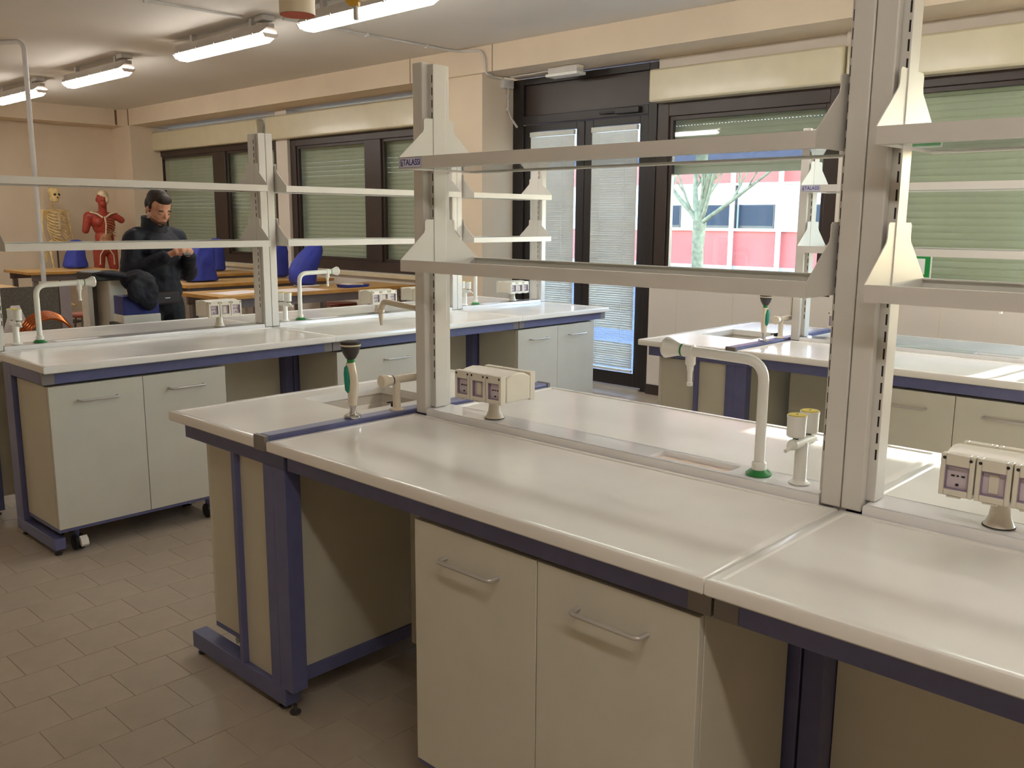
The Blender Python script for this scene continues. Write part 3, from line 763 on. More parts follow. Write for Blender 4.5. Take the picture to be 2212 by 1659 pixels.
for i, (x, lab) in enumerate(((-5.45, 'by the white hanging duct'), (-7.45, 'second beyond the white hanging duct'), (-10.05, 'third beyond the white hanging duct'), (-12.35, 'fourth beyond the white hanging duct'), (-3.35, 'beside the yellow valve, towards the window bench'))):
    ceiling_lamp('lit fluorescent ceiling lamp in the row, '+lab, (x, 4.22, LZ))
for x in (-1.2, .95): ceiling_lamp('lit fluorescent ceiling lamp of the row above the window bench', (x, 4.22, LZ))
for x in (-13.2, -11.0, -8.8, .1, 2.3): ceiling_lamp('added out-of-view fluorescent lamp over the near aisle, for fill light', (x, .25, LZ))  # unseen lamps, added to brighten the near bench fronts and the left wall

def conduit(label, pts, r=.011, clips=(), name='conduit'):
    t = thing(name, label, 'conduit', pts[0])
    o = Vector(pts[0]); P = [Vector(p)-o for p in pts]
    bm = BM(); tube(bm, bend(P, .09, 6), r, 8); ob('pipe', bm, 'conduit', t, smooth=60)
    for c in clips:
        c = Vector(c)-o; ob('pipe_clip', box(BM(), c.x-.014, c.x+.014, c.y-.014, c.y+.014, c.z-.016, c.z+.018), 'conduit', t)
    return t
conduit('grey cable conduit crossing the ceiling to the lamp row', [(-6.9, 1.2, ZC-.014), (-6.9, 4.1, ZC-.014)], clips=[(-6.9, y, ZC-.018) for y in (1.5, 2.4, 3.3)])
conduit('grey conduit bent over the beam onto the pillar', [(-6.7, 4.35, ZC-.014), (-6.7, 6.275, ZC-.014), (-6.32, 6.275, ZC-.05), (-6.3, 6.275, 2.9), (-6.3, 6.36, 2.9), (-6.387, 6.45, 2.9), (-6.387, 6.58, 2.9)], clips=[(-6.7, 5.2, ZC-.018), (-6.7, 5.9, ZC-.018)])
conduit('short bent conduit stub hanging beside the door frame', [(-6.39, 6.68, 2.85), (-6.39, 6.68, 2.58), (-6.25, 6.66, 2.44)], clips=[(-6.39, 6.68, 2.74), (-6.39, 6.68, 2.62)])
jb = ob('junction_box', box(BM(), -.04, .025, -.07, .07, -.05, .05), 'conduit', loc=(-6.385, 6.66, 2.865), bev=.005); tag(jb, 'small grey junction box at the top of the pillar', 'box')
el = thing('emergency_light', 'white emergency light box under the beam above the glazed door', 'lamp', (-5.55, 6.55, 2.92))
ob('housing', box(BM(), -.17, .17, -.05, .05, -.06, -.0005), 'conduit', el, bev=.004); ob('lens', box(BM(), -.185, .185, -.065, .065, -.085, -.0605), 'sign_white', el, bev=.003)
conduit('thin conduit along the beam to the emergency light', [(-6.3, 6.62, 2.908), (-5.75, 6.58, 2.908)], r=.009)
pole = conduit('grey power conduit dropping from the ceiling to the lab table', [(-9.75, 3.0, 3.14), (-9.3, 3.26, 3.14), (-9.3, 3.26, .85)], r=.022)
# hanging duct and gas valve
du = thing('hanging_duct', 'white round duct stub with terracotta inside hanging from the ceiling', 'duct', (-3.88, 2.6, 2.505))
bm = BM(); lathe(bm, [(.078,.02),(.0835,.0),(.0835,ZC-2.521)], 32); ob('duct_pipe', bm, 'duct_white', du, smooth=40)
bm = BM(); lathe(bm, [(.08,-.0012),(.08,.0005)], 32); ob('duct_mouth', bm, 'terracotta', du)
gv = thing('ceiling_valve', 'yellow gas valve with steel nozzle hanging by the duct', 'valve', (-3.66, 2.78, 2.47))
bm = BM(); tube(bm, [(0,0,.012),(0,0,.075)], .013, 12); ob('nozzle', bm, 'brushed', gv, smooth=40)
bm = BM(); tube(bm, bend([(.012,.01,.085),(-.02,-.012,.085),(-.045,-.03,.13),(-.05,-.034,.22)], .05), .017, 12); ob('valve_arm', bm, 'valve_yellow', gv, smooth=60)
ob('valve_body', box(BM(), .0, .06, -.01, .045, .1, .2), 'duct_white', gv, bev=.004)
ob('drop_pipe', cyl(BM(), (-.01, -.005, .2), (-.01, -.005, ZC-2.471), .014), 'duct_white', gv, smooth=60)

# ================================================================== BEHIND THE STANDING MAN'S BENCH
TZ = .84
def lab_table(label, x0, x1, y0, y1, z=TZ, legs=True):
    t = thing('lab_table', label, 'table', ((x0+x1)/2, (y0+y1)/2, 0), 0, 'wooden lab tables'); a, b = (x1-x0)/2, (y1-y0)/2
    ob('tabletop', box(BM(), -a, a, -b, b, z-.032, z), 'wood', t, bev=.002)
    ob('edge_band', box(BM(), a+.0002, a+.004, -b, b, z-.033, z-.001), 'wood_edge', t)
    ob('edge_band', box(BM(), -a, a, -b-.004, -b-.0002, z-.033, z-.001), 'wood_edge', t)
    for s in (-1, 1):
        ob('apron', box(BM(), s*(a-.06)-.015, s*(a-.06)+.015, -b+.05, b-.05, z-.12, z-.033), 'grey_steel', t)
        for q in (-1, 1): ob('leg', box(BM(), s*(a-.09)-.03, s*(a-.09)+.03, q*(b-.1)-.03, q*(b-.1)+.03, 0, z-.121), 'grey_steel', t, bev=.004)
    return t
lab_table('wooden lab table carrying the leaning blue dust cover and papers', -8.4, -7.65, 4.17, 6.53)
lab_table('wooden lab table carrying the broad blue dust cover', -9.95, -9.2, 4.66, 6.56)
lab_table('wooden lab table carrying the straight blue dust cover', -11.6, -10.82, 5.3, 6.6)
lab_table('wooden lab table in the last row before the pilaster', -13.3, -12.6, 5.75, 6.28)
lab_table('wooden lab table before the skeleton and torso models', -13.55, -12.62, 4.25, 5.4)
lab_table('wooden lab table end beside the grey partition', -10.6, -9.6, 2.25, 3.2, z=.86)
def drape(bm, secs, n=28, amp=.02, seed=1):
    """secs: (cx, cy, z, rx, ry) rings with folds"""
    rnd = random.Random(seed); ph = [rnd.uniform(0, 6.28) for _ in range(6)]; R = []
    for cx, cy, z, rx, ry in secs:
        row = []
        for i in range(n):
            a = 2*pi*i/n; f = 1+amp*(math.sin(5*a+ph[0]+z*5)+.7*math.sin(9*a+ph[1]-z*9)+.5*math.sin(3*a+ph[2]+z*14))
            c, s_ = math.cos(a), math.sin(a); e = .72
            row.append(bm.verts.new((cx+rx*f*math.copysign(abs(c)**e, c), cy+ry*f*math.copysign(abs(s_)**e, s_), z)))
        R.append(row)
    skinrings(bm, R); return bm
def dust_cover(label, loc, secs, seed, rz=0, amp=.03):
    t = thing('dust_cover', label, 'cover', loc, rz, 'blue microscope dust covers')
    o = ob('cover_cloth', drape(BM(), secs, seed=seed, amp=amp), 'blue_cloth', t, smooth=100)
    s = o.modifiers.new('sub', 'SUBSURF'); s.levels = s.render_levels = 2
    wrinkle(o, .026); return t
dc = dust_cover('leaning blue dust cover standing on the table with papers', (-8.22, 5.5, TZ+.021), [(0,-.02,0,.09,.11),(0,-.03,.02,.1,.13),(0,-.04,.1,.11,.15),(0,-.02,.2,.11,.15),(0,.04,.29,.1,.14),(0,.1,.37,.085,.11),(0,.14,.42,.06,.06),(0,.15,.44,.03,.03),(0,.15,.445,.01,.01)], 3)
ob('microscope_foot', box(BM(), -.09, .09, -.1, .12, -.02, -.001), 'paper', dc, bev=.01)
dust_cover('broad blue dust cover draped over the second table', (-9.66, 5.06, TZ+.009), [(0,0,0,.15,.21),(0,0,.015,.14,.19),(0,.01,.1,.125,.16),(0,.03,.22,.11,.15),(0,.05,.33,.1,.13),(0,.06,.4,.08,.1),(0,.06,.42,.04,.05),(0,.06,.425,.01,.02)], 5, amp=.04)
dust_cover('straight blue dust cover on the third table', (-11.38, 6.22, TZ+.009), [(0,0,0,.09,.1),(0,0,.03,.09,.095),(0,0,.3,.085,.09),(0,0,.4,.08,.085),(0,0,.43,.05,.06),(0,0,.435,.01,.02)], 8)
dust_cover('blue dust cover half hidden behind the shelf upright', (-9.66, 6.08, TZ+.009), [(0,0,0,.1,.1),(0,0,.05,.11,.12),(0,0,.28,.1,.11),(0,.02,.4,.08,.09),(0,.02,.44,.03,.04)], 9)
dust_cover('dark blue dust cover before the skeleton and torso models', (-13.25, 5.08, TZ+.009), [(0,0,0,.14,.14),(0,0,.02,.15,.155),(0,0,.06,.15,.15),(0,.01,.16,.12,.125),(0,.03,.3,.1,.1),(0,.03,.37,.085,.085),(0,.03,.395,.04,.04)], 11)
def papers(label, loc, w, d, rz): 
    bm = BM(); box(bm, -w/2, w/2, -d/2, d/2, 0, .003); return tag(ob('paper_sheet', bm, 'paper', loc=loc, rz=rz), label, 'paper', 'papers on the lab table')
papers('pale paper sheet lying before the leaning dust cover', (-7.86, 5.13, TZ+.0005), .36, .55, .0)
papers('pale paper sheets at the corner of the lab table', (-7.98, 4.55, TZ+.0005), .32, .5, .25)
nb = thing('folded_cover', 'folded blue cover with grey top lying on the lab table', 'cover', (-7.83, 5.82, TZ+.0005), .1)
bm = BM(); prism(bm, [(-.15,0),(.16,0),(.18,.026),(.1,.02),(-.12,.03),(-.17,.036)], -.07, .07, 'x'); ob('blue_edge', bm, 'blue_cloth', nb, bev=.004)
bm = BM(); prism(bm, [(-.12,.031),(.1,.0215),(.08,.036),(-.08,.042)], -.065, .065, 'x'); ob('grey_top', bm, 'carton', nb)
def stool(label, loc):
    t = thing('round_stool', label, 'stool', loc, 0, 'round stools')
    bm = BM(); lathe(bm, [(.15,.585),(.17,.59),(.175,.605),(.165,.62),(.1,.622),(.0,.622)], 28); ob('seat', bm, 'red_seat', t, smooth=40)
    for i in range(4):
        a = pi/4+i*pi/2; ob('leg', cyl(BM(), (.11*math.cos(a), .11*math.sin(a), .585), (.19*math.cos(a), .19*math.sin(a), 0), .011, n=8), 'grey_steel', t)
    bm = BM(); tube(bm, [(.16*math.cos(2*pi*i/20), .16*math.sin(2*pi*i/20), .2) for i in range(21)], .007, 6); ob('foot_ring', bm, 'grey_steel', t)
stool('round stool with red-brown seat under the lab table', (-8.42, 6.1, 0)); stool('round stool with red-brown seat beyond the grey partition', (-9.2, 3.6, 0))
# grey fabric partition, copper coil, carton, white unit
pt = thing('partition', 'dark grey fabric partition panel with violet-grey posts', 'partition', (-8.8, 2.65, 0))
ob('fabric_panel', box(BM(), -.02, .02, -.65, .55, .25, .93), 'dark_panel', pt); 
for y in (-.7, .6): ob('post', box(BM(), -.03, .03, y-.05, y+.05, .0, .94), 'panel_frame', pt, bev=.004)
stn = thing('work_trolley', 'low trolley holding the copper coil', 'trolley', (-6.08, 2.1, 0))
ob('tray', box(BM(), -.3, .3, -.3, .3, .6, .63), 'carton', stn, bev=.004)
for sx in (-1, 1):
    for sy in (-1, 1): ob('leg', box(BM(), sx*.26-.02, sx*.26+.02, sy*.26-.02, sy*.26+.02, 0, .599), 'grey_steel', stn)
cc = thing('copper_coil', 'coil of bright copper pipe standing on the trolley', 'coil', (-6.05, 2.12, .631))
for k_ in range(5):
    bm = BM(); R_ = .155-.004*k_; tube(bm, [(.01*math.sin(3*a)+(k_-2)*.024, R_*math.cos(a), .17-.004*k_ + R_*math.sin(a)) for a in [2*pi*i/48 for i in range(49)]], .0095, 8, cap=False)
    ob('pipe_turn', bm, 'copper', cc, smooth=60)
wc = ob('folded_card', prism(BM(), [(-.15,0),(.15,0),(.03,.365),(-.02,.365)], -.004, .004, 'x'), 'paper', loc=(-6.25, 2.0, .6305)); tag(wc, 'white folded card standing beside the copper coil', 'card')
wu = thing('white_unit', 'tall white unit with dark top beside the standing man', 'unit', (-6.6, 2.73, 0), rad(4))
ob('side_post', box(BM(), -.12, -.02, -.125, -.09, 0, 1.11), 'carton', wu); ob('inner_panel', box(BM(), -.1, -.08, -.09, -.03, 0, 1.11), 'grey_cap', wu)
ob('cabinet_box', box(BM(), -.14, .1, -.03, .1, 0, 1.11), 'carton', wu, bev=.006)
bm = BM(); prism(bm, [(-.14,1.111),(.1,1.111),(.1,1.14),(-.04,1.18),(-.14,1.17)], -.14, .1, 'x'); ob('dark_top', bm, 'black_plastic', wu, bev=.006)
jk = thing('folded_jacket', 'dark navy jacket slung over the cartons', 'jacket', (-6.14, 2.72, 1.031))
bm = BM(); ell(bm, (-.05,-.1,.135), (.1,.13,.026), Matrix.Rotation(-.1, 4, 'X')); ell(bm, (0,.03,.11), (.1,.11,.055)); ell(bm, (.0,.03,.085), (.09,.11,.07)); ell(bm, (.13,.05,.0), (.026,.075,.11)); ell(bm, (.125,-.02,.03), (.026,.08,.08)); ell(bm, (.07,.03,.1), (.07,.1,.06))
wrinkle(blob('jacket_cloth', bm, 'navy_cloth', jk, .008, 4), .03)
bx = thing('stacked_cartons', 'blue carton on white carton on black carton behind the worktop', 'carton', (-6.1, 2.73, 0), rad(-3))
ob('blue_carton', box(BM(), -.11, .06, -.12, .12, .905, 1.03), 'carton_blue', bx, bev=.003)
ob('white_carton', box(BM(), -.11, .07, -.13, .125, .85, .9045), 'carton', bx, bev=.003)
ob('dark_carton', box(BM(), -.14, .1, -.15, .14, 0, .8495), 'black_plastic', bx, bev=.003)
bm = BM()
for q in range(4): box(bm, .1005, .1015, -.1+q*.024, -.084+q*.024, .825, .842)
ob('green_marks', bm, 'sign_green', bx, kind='stuff')
wp = thing('wall_dispenser', 'grey dispenser box on the wall by the skeleton', 'dispenser', (XL, 4.42, 1.15))
ob('casing', box(BM(), .0, .1, -.09, .09, 0, .32), 'carton', wp, bev=.01)
# exit sign
sg = thing('exit_sign', 'green and white emergency sign fixed inside the shuttered window', 'sign', (-2.378, 6.66, 1.16))
ob('plate', box(BM(), -.11, .12, 0, .006, 0, .2), 'sign_white', sg, bev=.001)
ob('green_field', box(BM(), -.1, .11, -.001, .0, .01, .19), 'sign_green', sg)
ob('white_arrow', prism(BM(), [(-.08,.03),(.075,.03),(.075,.14),(.0,.14)], -.002, -.001, 'y'), 'sign_white', sg)
ob('support', box(BM(), -.05, -.03, .006, .11, .05, .08), 'brown_frame', sg)

# ================================================================== ANATOMY MODELS
sk = thing('skeleton_model', 'full-size bone-coloured skeleton model on a stand by the wall', 'skeleton', (-14.15, 5.2, 0), rad(8)); Z = .24
def sp(*a): return Vector(a)
bm = BM(); ell(bm, (-.01,0,1.66+Z), (.098,.076,.085)); ell(bm, (.05,0,1.6+Z), (.045,.05,.06)); ell(bm, (.075,0,1.615+Z), (.02,.045,.02)); ell(bm, (.045,0,1.545+Z), (.04,.042,.02)); ell(bm, (.0,.05,1.57+Z), (.02,.008,.035)); ell(bm, (.0,-.05,1.57+Z), (.02,.008,.035))
kull = blob('skull', bm, 'bone', sk, .007, 2)
for s in (-1, 1):
    bm = BM(); ell(bm, (.082, s*.03, 1.632+Z), (.016,.019,.017)); ob('eye_socket', bm, 'pouch', kull)
bm = BM(); ell(bm, (.09, 0, 1.592+Z), (.008,.011,.014)); ob('nose_cavity', bm, 'pouch', kull)
for k_ in range(9): bm_ = None
bm = BM()
for k_ in range(22):
    z = .98+k_*.026+Z; x = -.05+.03*math.sin((k_)/22*pi*1.6); ell(bm, (x,0,z), (.022,.026,.0105), seg=10); ell(bm, (x-.03,0,z-.004), (.018,.006,.006), seg=8)
ob('spine', bm, 'bone', sk, smooth=60)
rib = BM()
for k_ in range(11):
    z = 1.42-k_*.032+Z; w_ = .085+.055*math.sin(min(1, (k_+1)/7)*pi/2)-(.012*max(0, k_-7)); dpt = .075+.04*math.sin((k_+1)/11*pi*.7); drop = .03+.008*k_
    for s in (-1, 1):
        P = [(-.035+dpt*(1-math.cos(a)) - .04*math.sin(a), s*w_*math.sin(a)*1.0, z-drop*(1-math.cos(a))*.9) for a in [pi*.08+pi*.82*i/12 for i in range(13)]]
        tube(rib, P, .0085, 6)
ob('ribcage', rib, 'bone', sk, smooth=60, kind='stuff')
bm = BM(); box(bm, .088, .1, -.018, .018, 1.14+Z, 1.37+Z); ob('sternum', bm, 'tendon', sk, bev=.004)
for s in (-1, 1):
    bm = BM(); tube(bm, [(.08,s*.02,1.385+Z),(.06,s*.09,1.4+Z),(.0,s*.17,1.41+Z)], .008, 8); ob('collarbone', bm, 'bone', sk)
    bm = BM(); prism(bm, [(-.0,1.41+Z),(s*.1,1.42+Z),(s*.05,1.25+Z)] if s > 0 else [(s*.05,1.25+Z),(s*.1,1.42+Z),(0,1.41+Z)], -.075, -.065, 'x', Matrix.Translation((0, s*.06, 0))); ob('shoulder_blade', bm, 'bone', sk, bev=.003)
    bm = BM(); tube(bm, [(-.01,s*.175,1.41+Z),(-.01,s*.19,1.37+Z),(-.01,s*.2,1.25+Z),(0,s*.205,1.12+Z),(0,s*.205,1.09+Z)], [.026,.02,.012,.013,.022], 10)
    arm = ob('upper_arm_bone', bm, 'bone', sk, smooth=60)
    for q in (-1, 1):
        bm = BM(); tube(bm, [(.0+.006*q,s*.205+.008*q,1.085+Z),(.02+.012*q,s*.215+.014*q,.97+Z),(.03,s*.22+.012*q,.84+Z)], [.009,.007,.01], 8); ob('forearm_bone', bm, 'bone', arm, smooth=60)
    bm = BM(); ell(bm, (.035,s*.22,.81+Z), (.016,.026,.022), seg=8)
    for f in range(4): tube(bm, [(.035,s*.22+(f-1.5)*.013,.79+Z),(.04,s*.22+(f-1.5)*.017,.73+Z),(.045,s*.22+(f-1.5)*.017,.665+Z)], [.006,.0055,.004], 6)
    tube(bm, [(.045,s*.2,.8+Z),(.07,s*.185,.74+Z)], [.006,.004], 6); ob('hand_bones', bm, 'bone', arm, smooth=60)
    bm = BM(); tube(bm, [(0,s*.09,.87+Z),(0,s*.125,.85+Z),(.01,s*.11,.7+Z),(.01,s*.085,.5+Z),(.01,s*.08,.46+Z)], [.022,.022,.014,.016,.034], 10); lg = ob('thigh_bone', bm, 'bone', sk, smooth=60)
    bm = BM(); tube(bm, [(.01,s*.08,.45+Z),(.01,s*.08,.4+Z),(0,s*.08,.2+Z),(0,s*.08,.07+Z)], [.032,.018,.012,.018], 10); tube(bm, [(-.01,s*.11,.43+Z),(-.01,s*.11,.08+Z)], .006, 6); ob('shin_bone', bm, 'bone', lg, smooth=60)
    bm = BM(); tube(bm, [(-.06,s*.08,.03+Z),(.0,s*.08,.055+Z),(.08,s*.09,.03+Z),(.17,s*.1,.015+Z)], [.022,.024,.022,.012], 10); ob('foot_bones', bm, 'bone', lg, smooth=60)
bm = BM()
for s in (-1, 1): ell(bm, (-.02,s*.075,.965+Z), (.05,.07,.018), Matrix.Rotation(s*-.7, 4, 'X')); ell(bm, (.02,s*.06,.88+Z), (.02,.035,.03)); tube(bm, [(.03,s*.08,.92+Z),(.06,s*.03,.87+Z),(.06,0,.87+Z)], .012, 8)
ell(bm, (-.05,0,.94+Z), (.02,.045,.06)); blob('pelvis', bm, 'bone', sk, .008, 1)
ob('stand_pole', cyl(BM(), (-.03,0,.02), (-.03,0,.93+Z), .012), 'dark_rubber', sk); bm = BM(); lathe(bm, [(.25,0),(.25,.015),(.05,.03),(.015,.035)], 24, c=(-.03,0,0)); ob('stand_base', bm, 'dark_rubber', sk)
ob('hanging_hook', cyl(BM(), (-.01,0,1.74+Z), (-.01,0,1.79+Z), .006), 'dark_rubber', sk)

tm = thing('torso_model', 'red muscle torso model with open chest by the pilaster', 'anatomical model', (-13.75, 5.72, 0), rad(-12)); Z = .2
bm = BM(); ell(bm, (.03,0,1.62+Z), (.098,.078,.115)); ell(bm, (.07,0,1.55+Z), (.055,.055,.06)); caps(bm, (0,0,1.42+Z), (.02,0,1.54+Z), .062, .058)
ell(bm, (.125,0,1.6+Z), (.022,.014,.025)); ell(bm, (.02,.08,1.6+Z), (.018,.012,.032)); ell(bm, (.02,-.08,1.6+Z), (.018,.012,.032))
caps(bm, (-.01,-.19,1.36+Z), (-.01,.17,1.36+Z), .075, .06); ell(bm, (0,0,1.24+Z), (.115,.165,.17)); ell(bm, (.05,-.075,1.28+Z), (.08,.085,.085)); ell(bm, (0,0,1.05+Z), (.1,.135,.16)); ell(bm, (0,0,.9+Z), (.11,.16,.12))
caps(bm, (-.01,-.2,1.36+Z), (.0,-.25,1.16+Z), .068, .05); caps(bm, (0,.18,1.36+Z), (.0,.25,1.31+Z), .05, .05)
caps(bm, (.0,-.085,.86+Z), (.01,-.1,.62+Z), .09, .075); caps(bm, (.0,.085,.86+Z), (.01,.1,.62+Z), .085, .07)
blob('muscle_body', bm, 'muscle', tm, .009, 2)
bm = BM(); ell(bm, (.03,.01,1.665+Z), (.098,.078,.08)); ell(bm, (.065,.045,1.61+Z), (.06,.045,.07)); blob('skull_half', bm, 'tendon', tm, .008, 1)
for s in (-1, 1):
    bm = BM(); tube(bm, [(.09,s*.02,1.345+Z),(.075,s*.09,1.4+Z),(.03,s*.18,1.425+Z)], .014, 8); ob('collarbone', bm, 'tendon', tm, smooth=60)
bm = BM(); tube(bm, [(.125,0,1.36+Z),(.14,.01,1.25+Z),(.125,.0,1.1+Z)], .012, 8); ob('breastbone', bm, 'tendon', tm, smooth=60)
for k_ in range(6):
    bm = BM(); tube(bm, [(.135,.02,1.33-.035*k_+Z),(.125,.08,1.325-.04*k_+Z),(.07,.14,1.3-.045*k_+Z)], .0065, 6); ob('rib', bm, 'organ', tm, smooth=60)
bm = BM(); ell(bm, (.085,.0,1.02+Z), (.04,.085,.1)); ell(bm, (.07,.05,1.12+Z), (.05,.06,.05)); ell(bm, (.08,0,.92+Z), (.045,.1,.06)); blob('organs', bm, 'organ', tm, .009, 2)
for s in (-1, 1):
    bm = BM(); tube(bm, [(.1,s*.03,.9+Z),(.1,s*.09,.8+Z),(.085,s*.1,.66+Z)], .01, 6); ob('vessel', bm, 'tendon', tm, smooth=60)
bm = BM(); lathe(bm, [(.2,0),(.2,.03),(.05,.05),(.04,.78)], 24); ob('stand', bm, 'dark_rubber', tm, smooth=40)

# ================================================================== THE STANDING MAN
mn = thing('person', 'person in a navy jacket looking down at a phone', 'person', (-6.47, 3.06, 0), rad(8))
def hd(p=(-.0, 0, 1.5)):
    return Matrix.Translation(p) @ Matrix.Rotation(rad(22), 4, 'Y') @ Matrix.Translation((-p[0], -p[1], -p[2]))
HM = hd()
bm = BM()
ell(bm, (.005,0,1.665), (.093,.074,.09), M=HM); ell(bm, (.035,0,1.60), (.068,.062,.085), M=HM); ell(bm, (.062,0,1.545), (.036,.036,.026), M=HM)
ell(bm, (.10,0,1.61), (.017,.011,.022), M=HM); ell(bm, (.112,0,1.598), (.011,.013,.01), M=HM); ell(bm, (.075,0,1.643), (.026,.05,.012), M=HM); ell(bm, (.092,0,1.566), (.01,.024,.006), M=HM); ell(bm, (.09,0,1.557), (.01,.02,.006), M=HM)
for s_ in (-1, 1):
    ell(bm, (-.01,s_*.077,1.61), (.018,.009,.03), M=HM); ell(bm, (.062,s_*.042,1.6), (.025,.018,.02), M=HM)
caps(bm, (-.015,0,1.42), (.0,0,1.55), .056, .053)
ell(bm, (0,0,1.3), (.1,.165,.17)); ell(bm, (0,0,1.08), (.095,.14,.17)); ell(bm, (0,0,.94), (.105,.16,.1))
JT = {}
for s_ in (-1, 1):
    sh, el, wr = (-.01,s_*.18,1.41), (.03,s_*.24,1.15), (.25,s_*.085,1.285)
    caps(bm, sh, el, .05, .04); caps(bm, el, wr, .04, .026)
    # palm and five fingers curled round the phone
    pc = Vector((.305, s_*.05, 1.315)); ell(bm, pc, (.042,.02,.03), Matrix.Rotation(s_*.5, 4, 'Z')); caps(bm, wr, pc, .025, .02)
    for f in range(4):
        b0 = pc + Vector((.03, -s_*.004, .018-.014*f)); b1 = b0 + Vector((.022-.003*abs(f-1), -s_*.014, .004)); b2 = b1 + Vector((.002, -s_*.022, .004)); b3 = b2 + Vector((-.012, -s_*.012, .002))
        caps(bm, b0, b1, .0082, .0078, n=8); caps(bm, b1, b2, .0078, .007, n=8); caps(bm, b2, b3, .007, .006, n=8)
    t0 = pc + Vector((-.012, -s_*.01, .02)); t1 = t0 + Vector((.025, -s_*.018, .018)); t2 = t1 + Vector((.022, -s_*.012, .004)); caps(bm, t0, t1, .0095, .009, n=8); caps(bm, t1, t2, .009, .0072, n=8)
    caps(bm, (0,s_*.09,.92), (.01,s_*.1,.5), .078, .055); caps(bm, (.01,s_*.1,.5), (-.01,s_*.11,.09), .052, .038); caps(bm, (-.03,s_*.11,.05), (.15,s_*.13,.035), .04, .032)
body = blob('body', bm, 'skin', mn, .0065, 2)
bm = BM(); ell(bm, (-.012,0,1.69), (.092,.079,.078), M=HM); ell(bm, (-.045,0,1.65), (.06,.075,.08), M=HM); ell(bm, (.05,0,1.71), (.05,.06,.04), M=HM)
for s_ in (-1, 1): ell(bm, (.005,s_*.066,1.655), (.022,.014,.035), M=HM)
blob('hair', bm, 'hair', mn, .006, 2)
for s_ in (-1, 1):
    bm = BM(); ell(bm, (.092,s_*.033,1.643), (.01,.021,.0048), Matrix.Rotation(s_*-.12, 4, 'X'), M=HM); ob('eyebrow', bm, 'hair', mn, smooth=100)
    bm = BM(); ell(bm, (.083,s_*.033,1.621), (.009,.015,.0075), M=HM); ob('eyelid', bm, 'skin', mn, smooth=100)
    bm = BM(); ell(bm, (.0895,s_*.033,1.615), (.004,.014,.0028), M=HM); ob('eyelash', bm, 'hair', mn, smooth=100)
bm = BM(); ell(bm, (.097,0,1.5615), (.006,.021,.0028), M=HM); ob('mouth', bm, 'stubble', mn, smooth=100)
bm = BM(); ell(bm, (.077,0,1.54), (.026,.018,.012), M=HM); ob('beard', bm, 'hair', mn, smooth=100)
bm = BM(); ell(bm, (.03,0,1.553), (.06,.0625,.038), M=HM); ell(bm, (.07,0,1.552), (.032,.034,.026), M=HM); blob('stubble', bm, 'stubble', mn, .006, 2)
bm = BM()
ell(bm, (0,0,1.34), (.145,.2,.13)); ell(bm, (.0,0,1.2), (.15,.185,.2)); ell(bm, (0,0,1.03), (.145,.175,.17)); caps(bm, (-.02,-.14,1.425), (-.02,.14,1.425), .065); ell(bm, (-.02,0,1.45), (.09,.12,.06))
R_ = []
for s_ in (-1, 1):
    caps(bm, (-.01,s_*.165,1.4), (.02,s_*.235,1.15), .08, .072); caps(bm, (.02,s_*.235,1.15), (.24,s_*.1,1.275), .07, .048)
jac = wrinkle(blob('jacket', bm, 'navy_cloth', mn, .009, 3), .022)
bm = BM(); R_ = []
for rr, z, x in ((.098,1.435,-.015),(.094,1.47,-.012),(.09,1.515,-.01),(.086,1.555,-.014)):
    R_.append([bm.verts.new((x+rr*1.02*math.cos(2*pi*i/28), rr*.96*math.sin(2*pi*i/28), z+.014*math.cos(2*pi*i/28+pi))) for i in range(28)])
skinrings(bm, R_, cap=False); co = ob('collar', bm, 'navy_cloth', jac, smooth=100); so = co.modifiers.new('solid', 'SOLIDIFY'); so.thickness = .009
bm = BM(); ell(bm, (0,0,.93), (.125,.165,.1))
for s_ in (-1, 1): caps(bm, (0,s_*.09,.92), (.01,s_*.105,.5), .1, .085); caps(bm, (.01,s_*.105,.5), (-.01,s_*.115,.09), .084, .07)
wrinkle(blob('trousers', bm, 'dark_trouser', mn, .011, 3), .02)
bm = BM()
ob('belt_pouch', box(BM(), .1, .175, -.16, .06, .93, 1.03), 'pouch', mn, bev=.02)
ob('pouch_clasp', box(BM(), .1745, .178, -.07, -.03, .98, .986), 'brushed', mn)
for s_ in (-1, 1):
    bm = BM(); caps(bm, (-.04,s_*.115,.045), (.16,s_*.135,.04), .048, .04); ob('shoe', bm, 'black_plastic', mn, smooth=100)
ph = thing('mobile_phone', 'small dark phone held in both hands of the person', 'phone', (-6.47, 3.06, 0), rad(8))
ob('phone_body', box(BM(), -.006, .006, -.033, .033, -.06, .06), 'black_plastic', ph, (.33, 0, 1.335), rot=(0, rad(-40), 0), bev=.004)

# ================================================================== OUTSIDE
GZ = -.23
gr = ob('ground', box(BM(), -80, 80, 7.15, 120, GZ-.2, GZ), 'asphalt', kind='structure')
BY = 30
bd = thing('building', 'pink and white building across the yard', 'building', (-18, BY, GZ))
def bx_(x): return x+18
ob('base_wall', box(BM(), bx_(-70), bx_(-.2), 0, 14, 0, 1.42), 'facade_pink', bd)
ob('sill_band', box(BM(), bx_(-70), bx_(-.2), -.1, 14, 1.4205, 1.52), 'facade_white', bd)
ob('window_wall', box(BM(), bx_(-70), bx_(-.2), .12, 14, 1.5205, 3.05), 'facade_white', bd)
ob('band', box(BM(), bx_(-70), bx_(-.2), .02, 14, 3.0505, 3.14), 'facade_trim', bd)
ob('upper_wall', box(BM(), bx_(-70), bx_(-.2), .06, 14, 3.1405, 4.4), 'facade_pink', bd)
ob('upper_window_wall', box(BM(), bx_(-70), bx_(-.2), .12, 14, 4.4005, 6.2), 'facade_white', bd)
ob('parapet', box(BM(), bx_(-70), bx_(-.2), .0, 14, 6.2005, 11.6), 'facade_pink', bd)
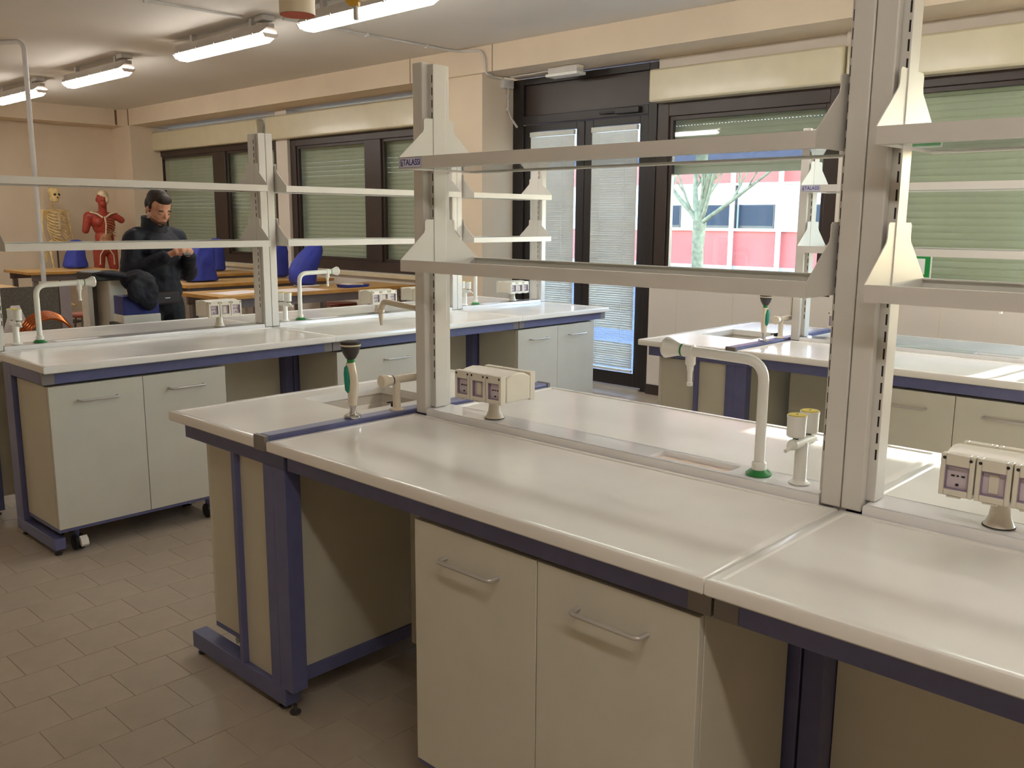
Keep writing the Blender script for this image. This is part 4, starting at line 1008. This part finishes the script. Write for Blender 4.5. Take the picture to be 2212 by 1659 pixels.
for x0, x1, dk in ((-20.6, -19.6, 0), (-19.0, -17.35, 0), (-17.1, -15.7, 0), (-14.75, -13.3, 0), (-13.0, -11.6, 0), (-23.5, -21.8, 0), (-10.4, -9, 0)):
    f = ob('window', box(BM(), bx_(x0), bx_(x1), .06, .119, 1.53, 2.37), 'brown_frame', bd)
    ob('pane', box(BM(), bx_(x0)+.04, bx_(x1)-.04, .05, .0595, 1.62, 2.34), 'far_glass', f)
ob('window_post', box(BM(), bx_(-17.36), bx_(-17.2), -.02, .1195, 1.5205, 3.05), 'brown_frame', bd)
for x in (-19.4, -15.35+.9, -12.3): ob('panel_joint', box(BM(), bx_(x), bx_(x)+.04, .1, .1195, 1.5205, 3.05), 'facade_trim', bd)
for x in (-17.22, -15.35, -12.9, -21.2): ob('downpipe', cyl(BM(), (bx_(x), -.22, 0), (bx_(x), -.22, 6.1), .09, n=10), 'facade_white', bd, smooth=60)
ob('plinth', box(BM(), bx_(-70), bx_(-.2), -.06, -.001, 0, .16), 'facade_trim', bd)
tr = thing('bare_tree', 'bare pollarded tree with pale bark in the yard', 'tree', (-8.74, 14, GZ))
rnd = random.Random(4); tb = BM(); tw = BM()
def V3(a, e): return Vector((math.cos(a)*math.cos(e), math.sin(a)*math.cos(e), math.sin(e)))
tube(tb, [(0,0,0),(.02,0,.7),(.0,0,1.3),(.02,0,1.78)], [.13,.11,.1,.12], 12)
def branch(bm, p, d, L, r, lvl):
    pts, rr, q = [p], [r], d.copy(); n = 5
    for i in range(n):
        q = (q + Vector((rnd.uniform(-.16,.16), rnd.uniform(-.16,.16), .05))).normalized(); pts.append(pts[-1]+q*L/n); rr.append(r*(1-.6*(i+1)/n))
    tube(bm if lvl < 2 else tw, pts, rr, 7 if lvl < 2 else 4)
    if lvl < 3:
        for k_ in range(4 if lvl else 5):
            i = rnd.randint(1, n); dd = (q + Vector((rnd.uniform(-1,1), rnd.uniform(-.8,.8), rnd.uniform(-.1,.7)))).normalized(); branch(bm, pts[i], dd, L*rnd.uniform(.45,.7), rr[i]*.6, lvl+1)
for dx_, dz_, L, r in ((-.9,.75,1.6,.055), (-.45,1,1.7,.06), (.35,1,1.7,.062), (.62,.8,1.3,.04), (1.2,.5,2.1,.042), (.1,.8,1.6,.05)):
    branch(tb, Vector((.02,0,1.72)), Vector((dx_*.8, dx_*-.45+rnd.uniform(-.2,.2), dz_)).normalized(), L, r, 0)
ob('trunk_and_limbs', tb, 'bark', tr, smooth=60); ob('twigs', tw, 'bark', tr, smooth=60, kind='stuff')
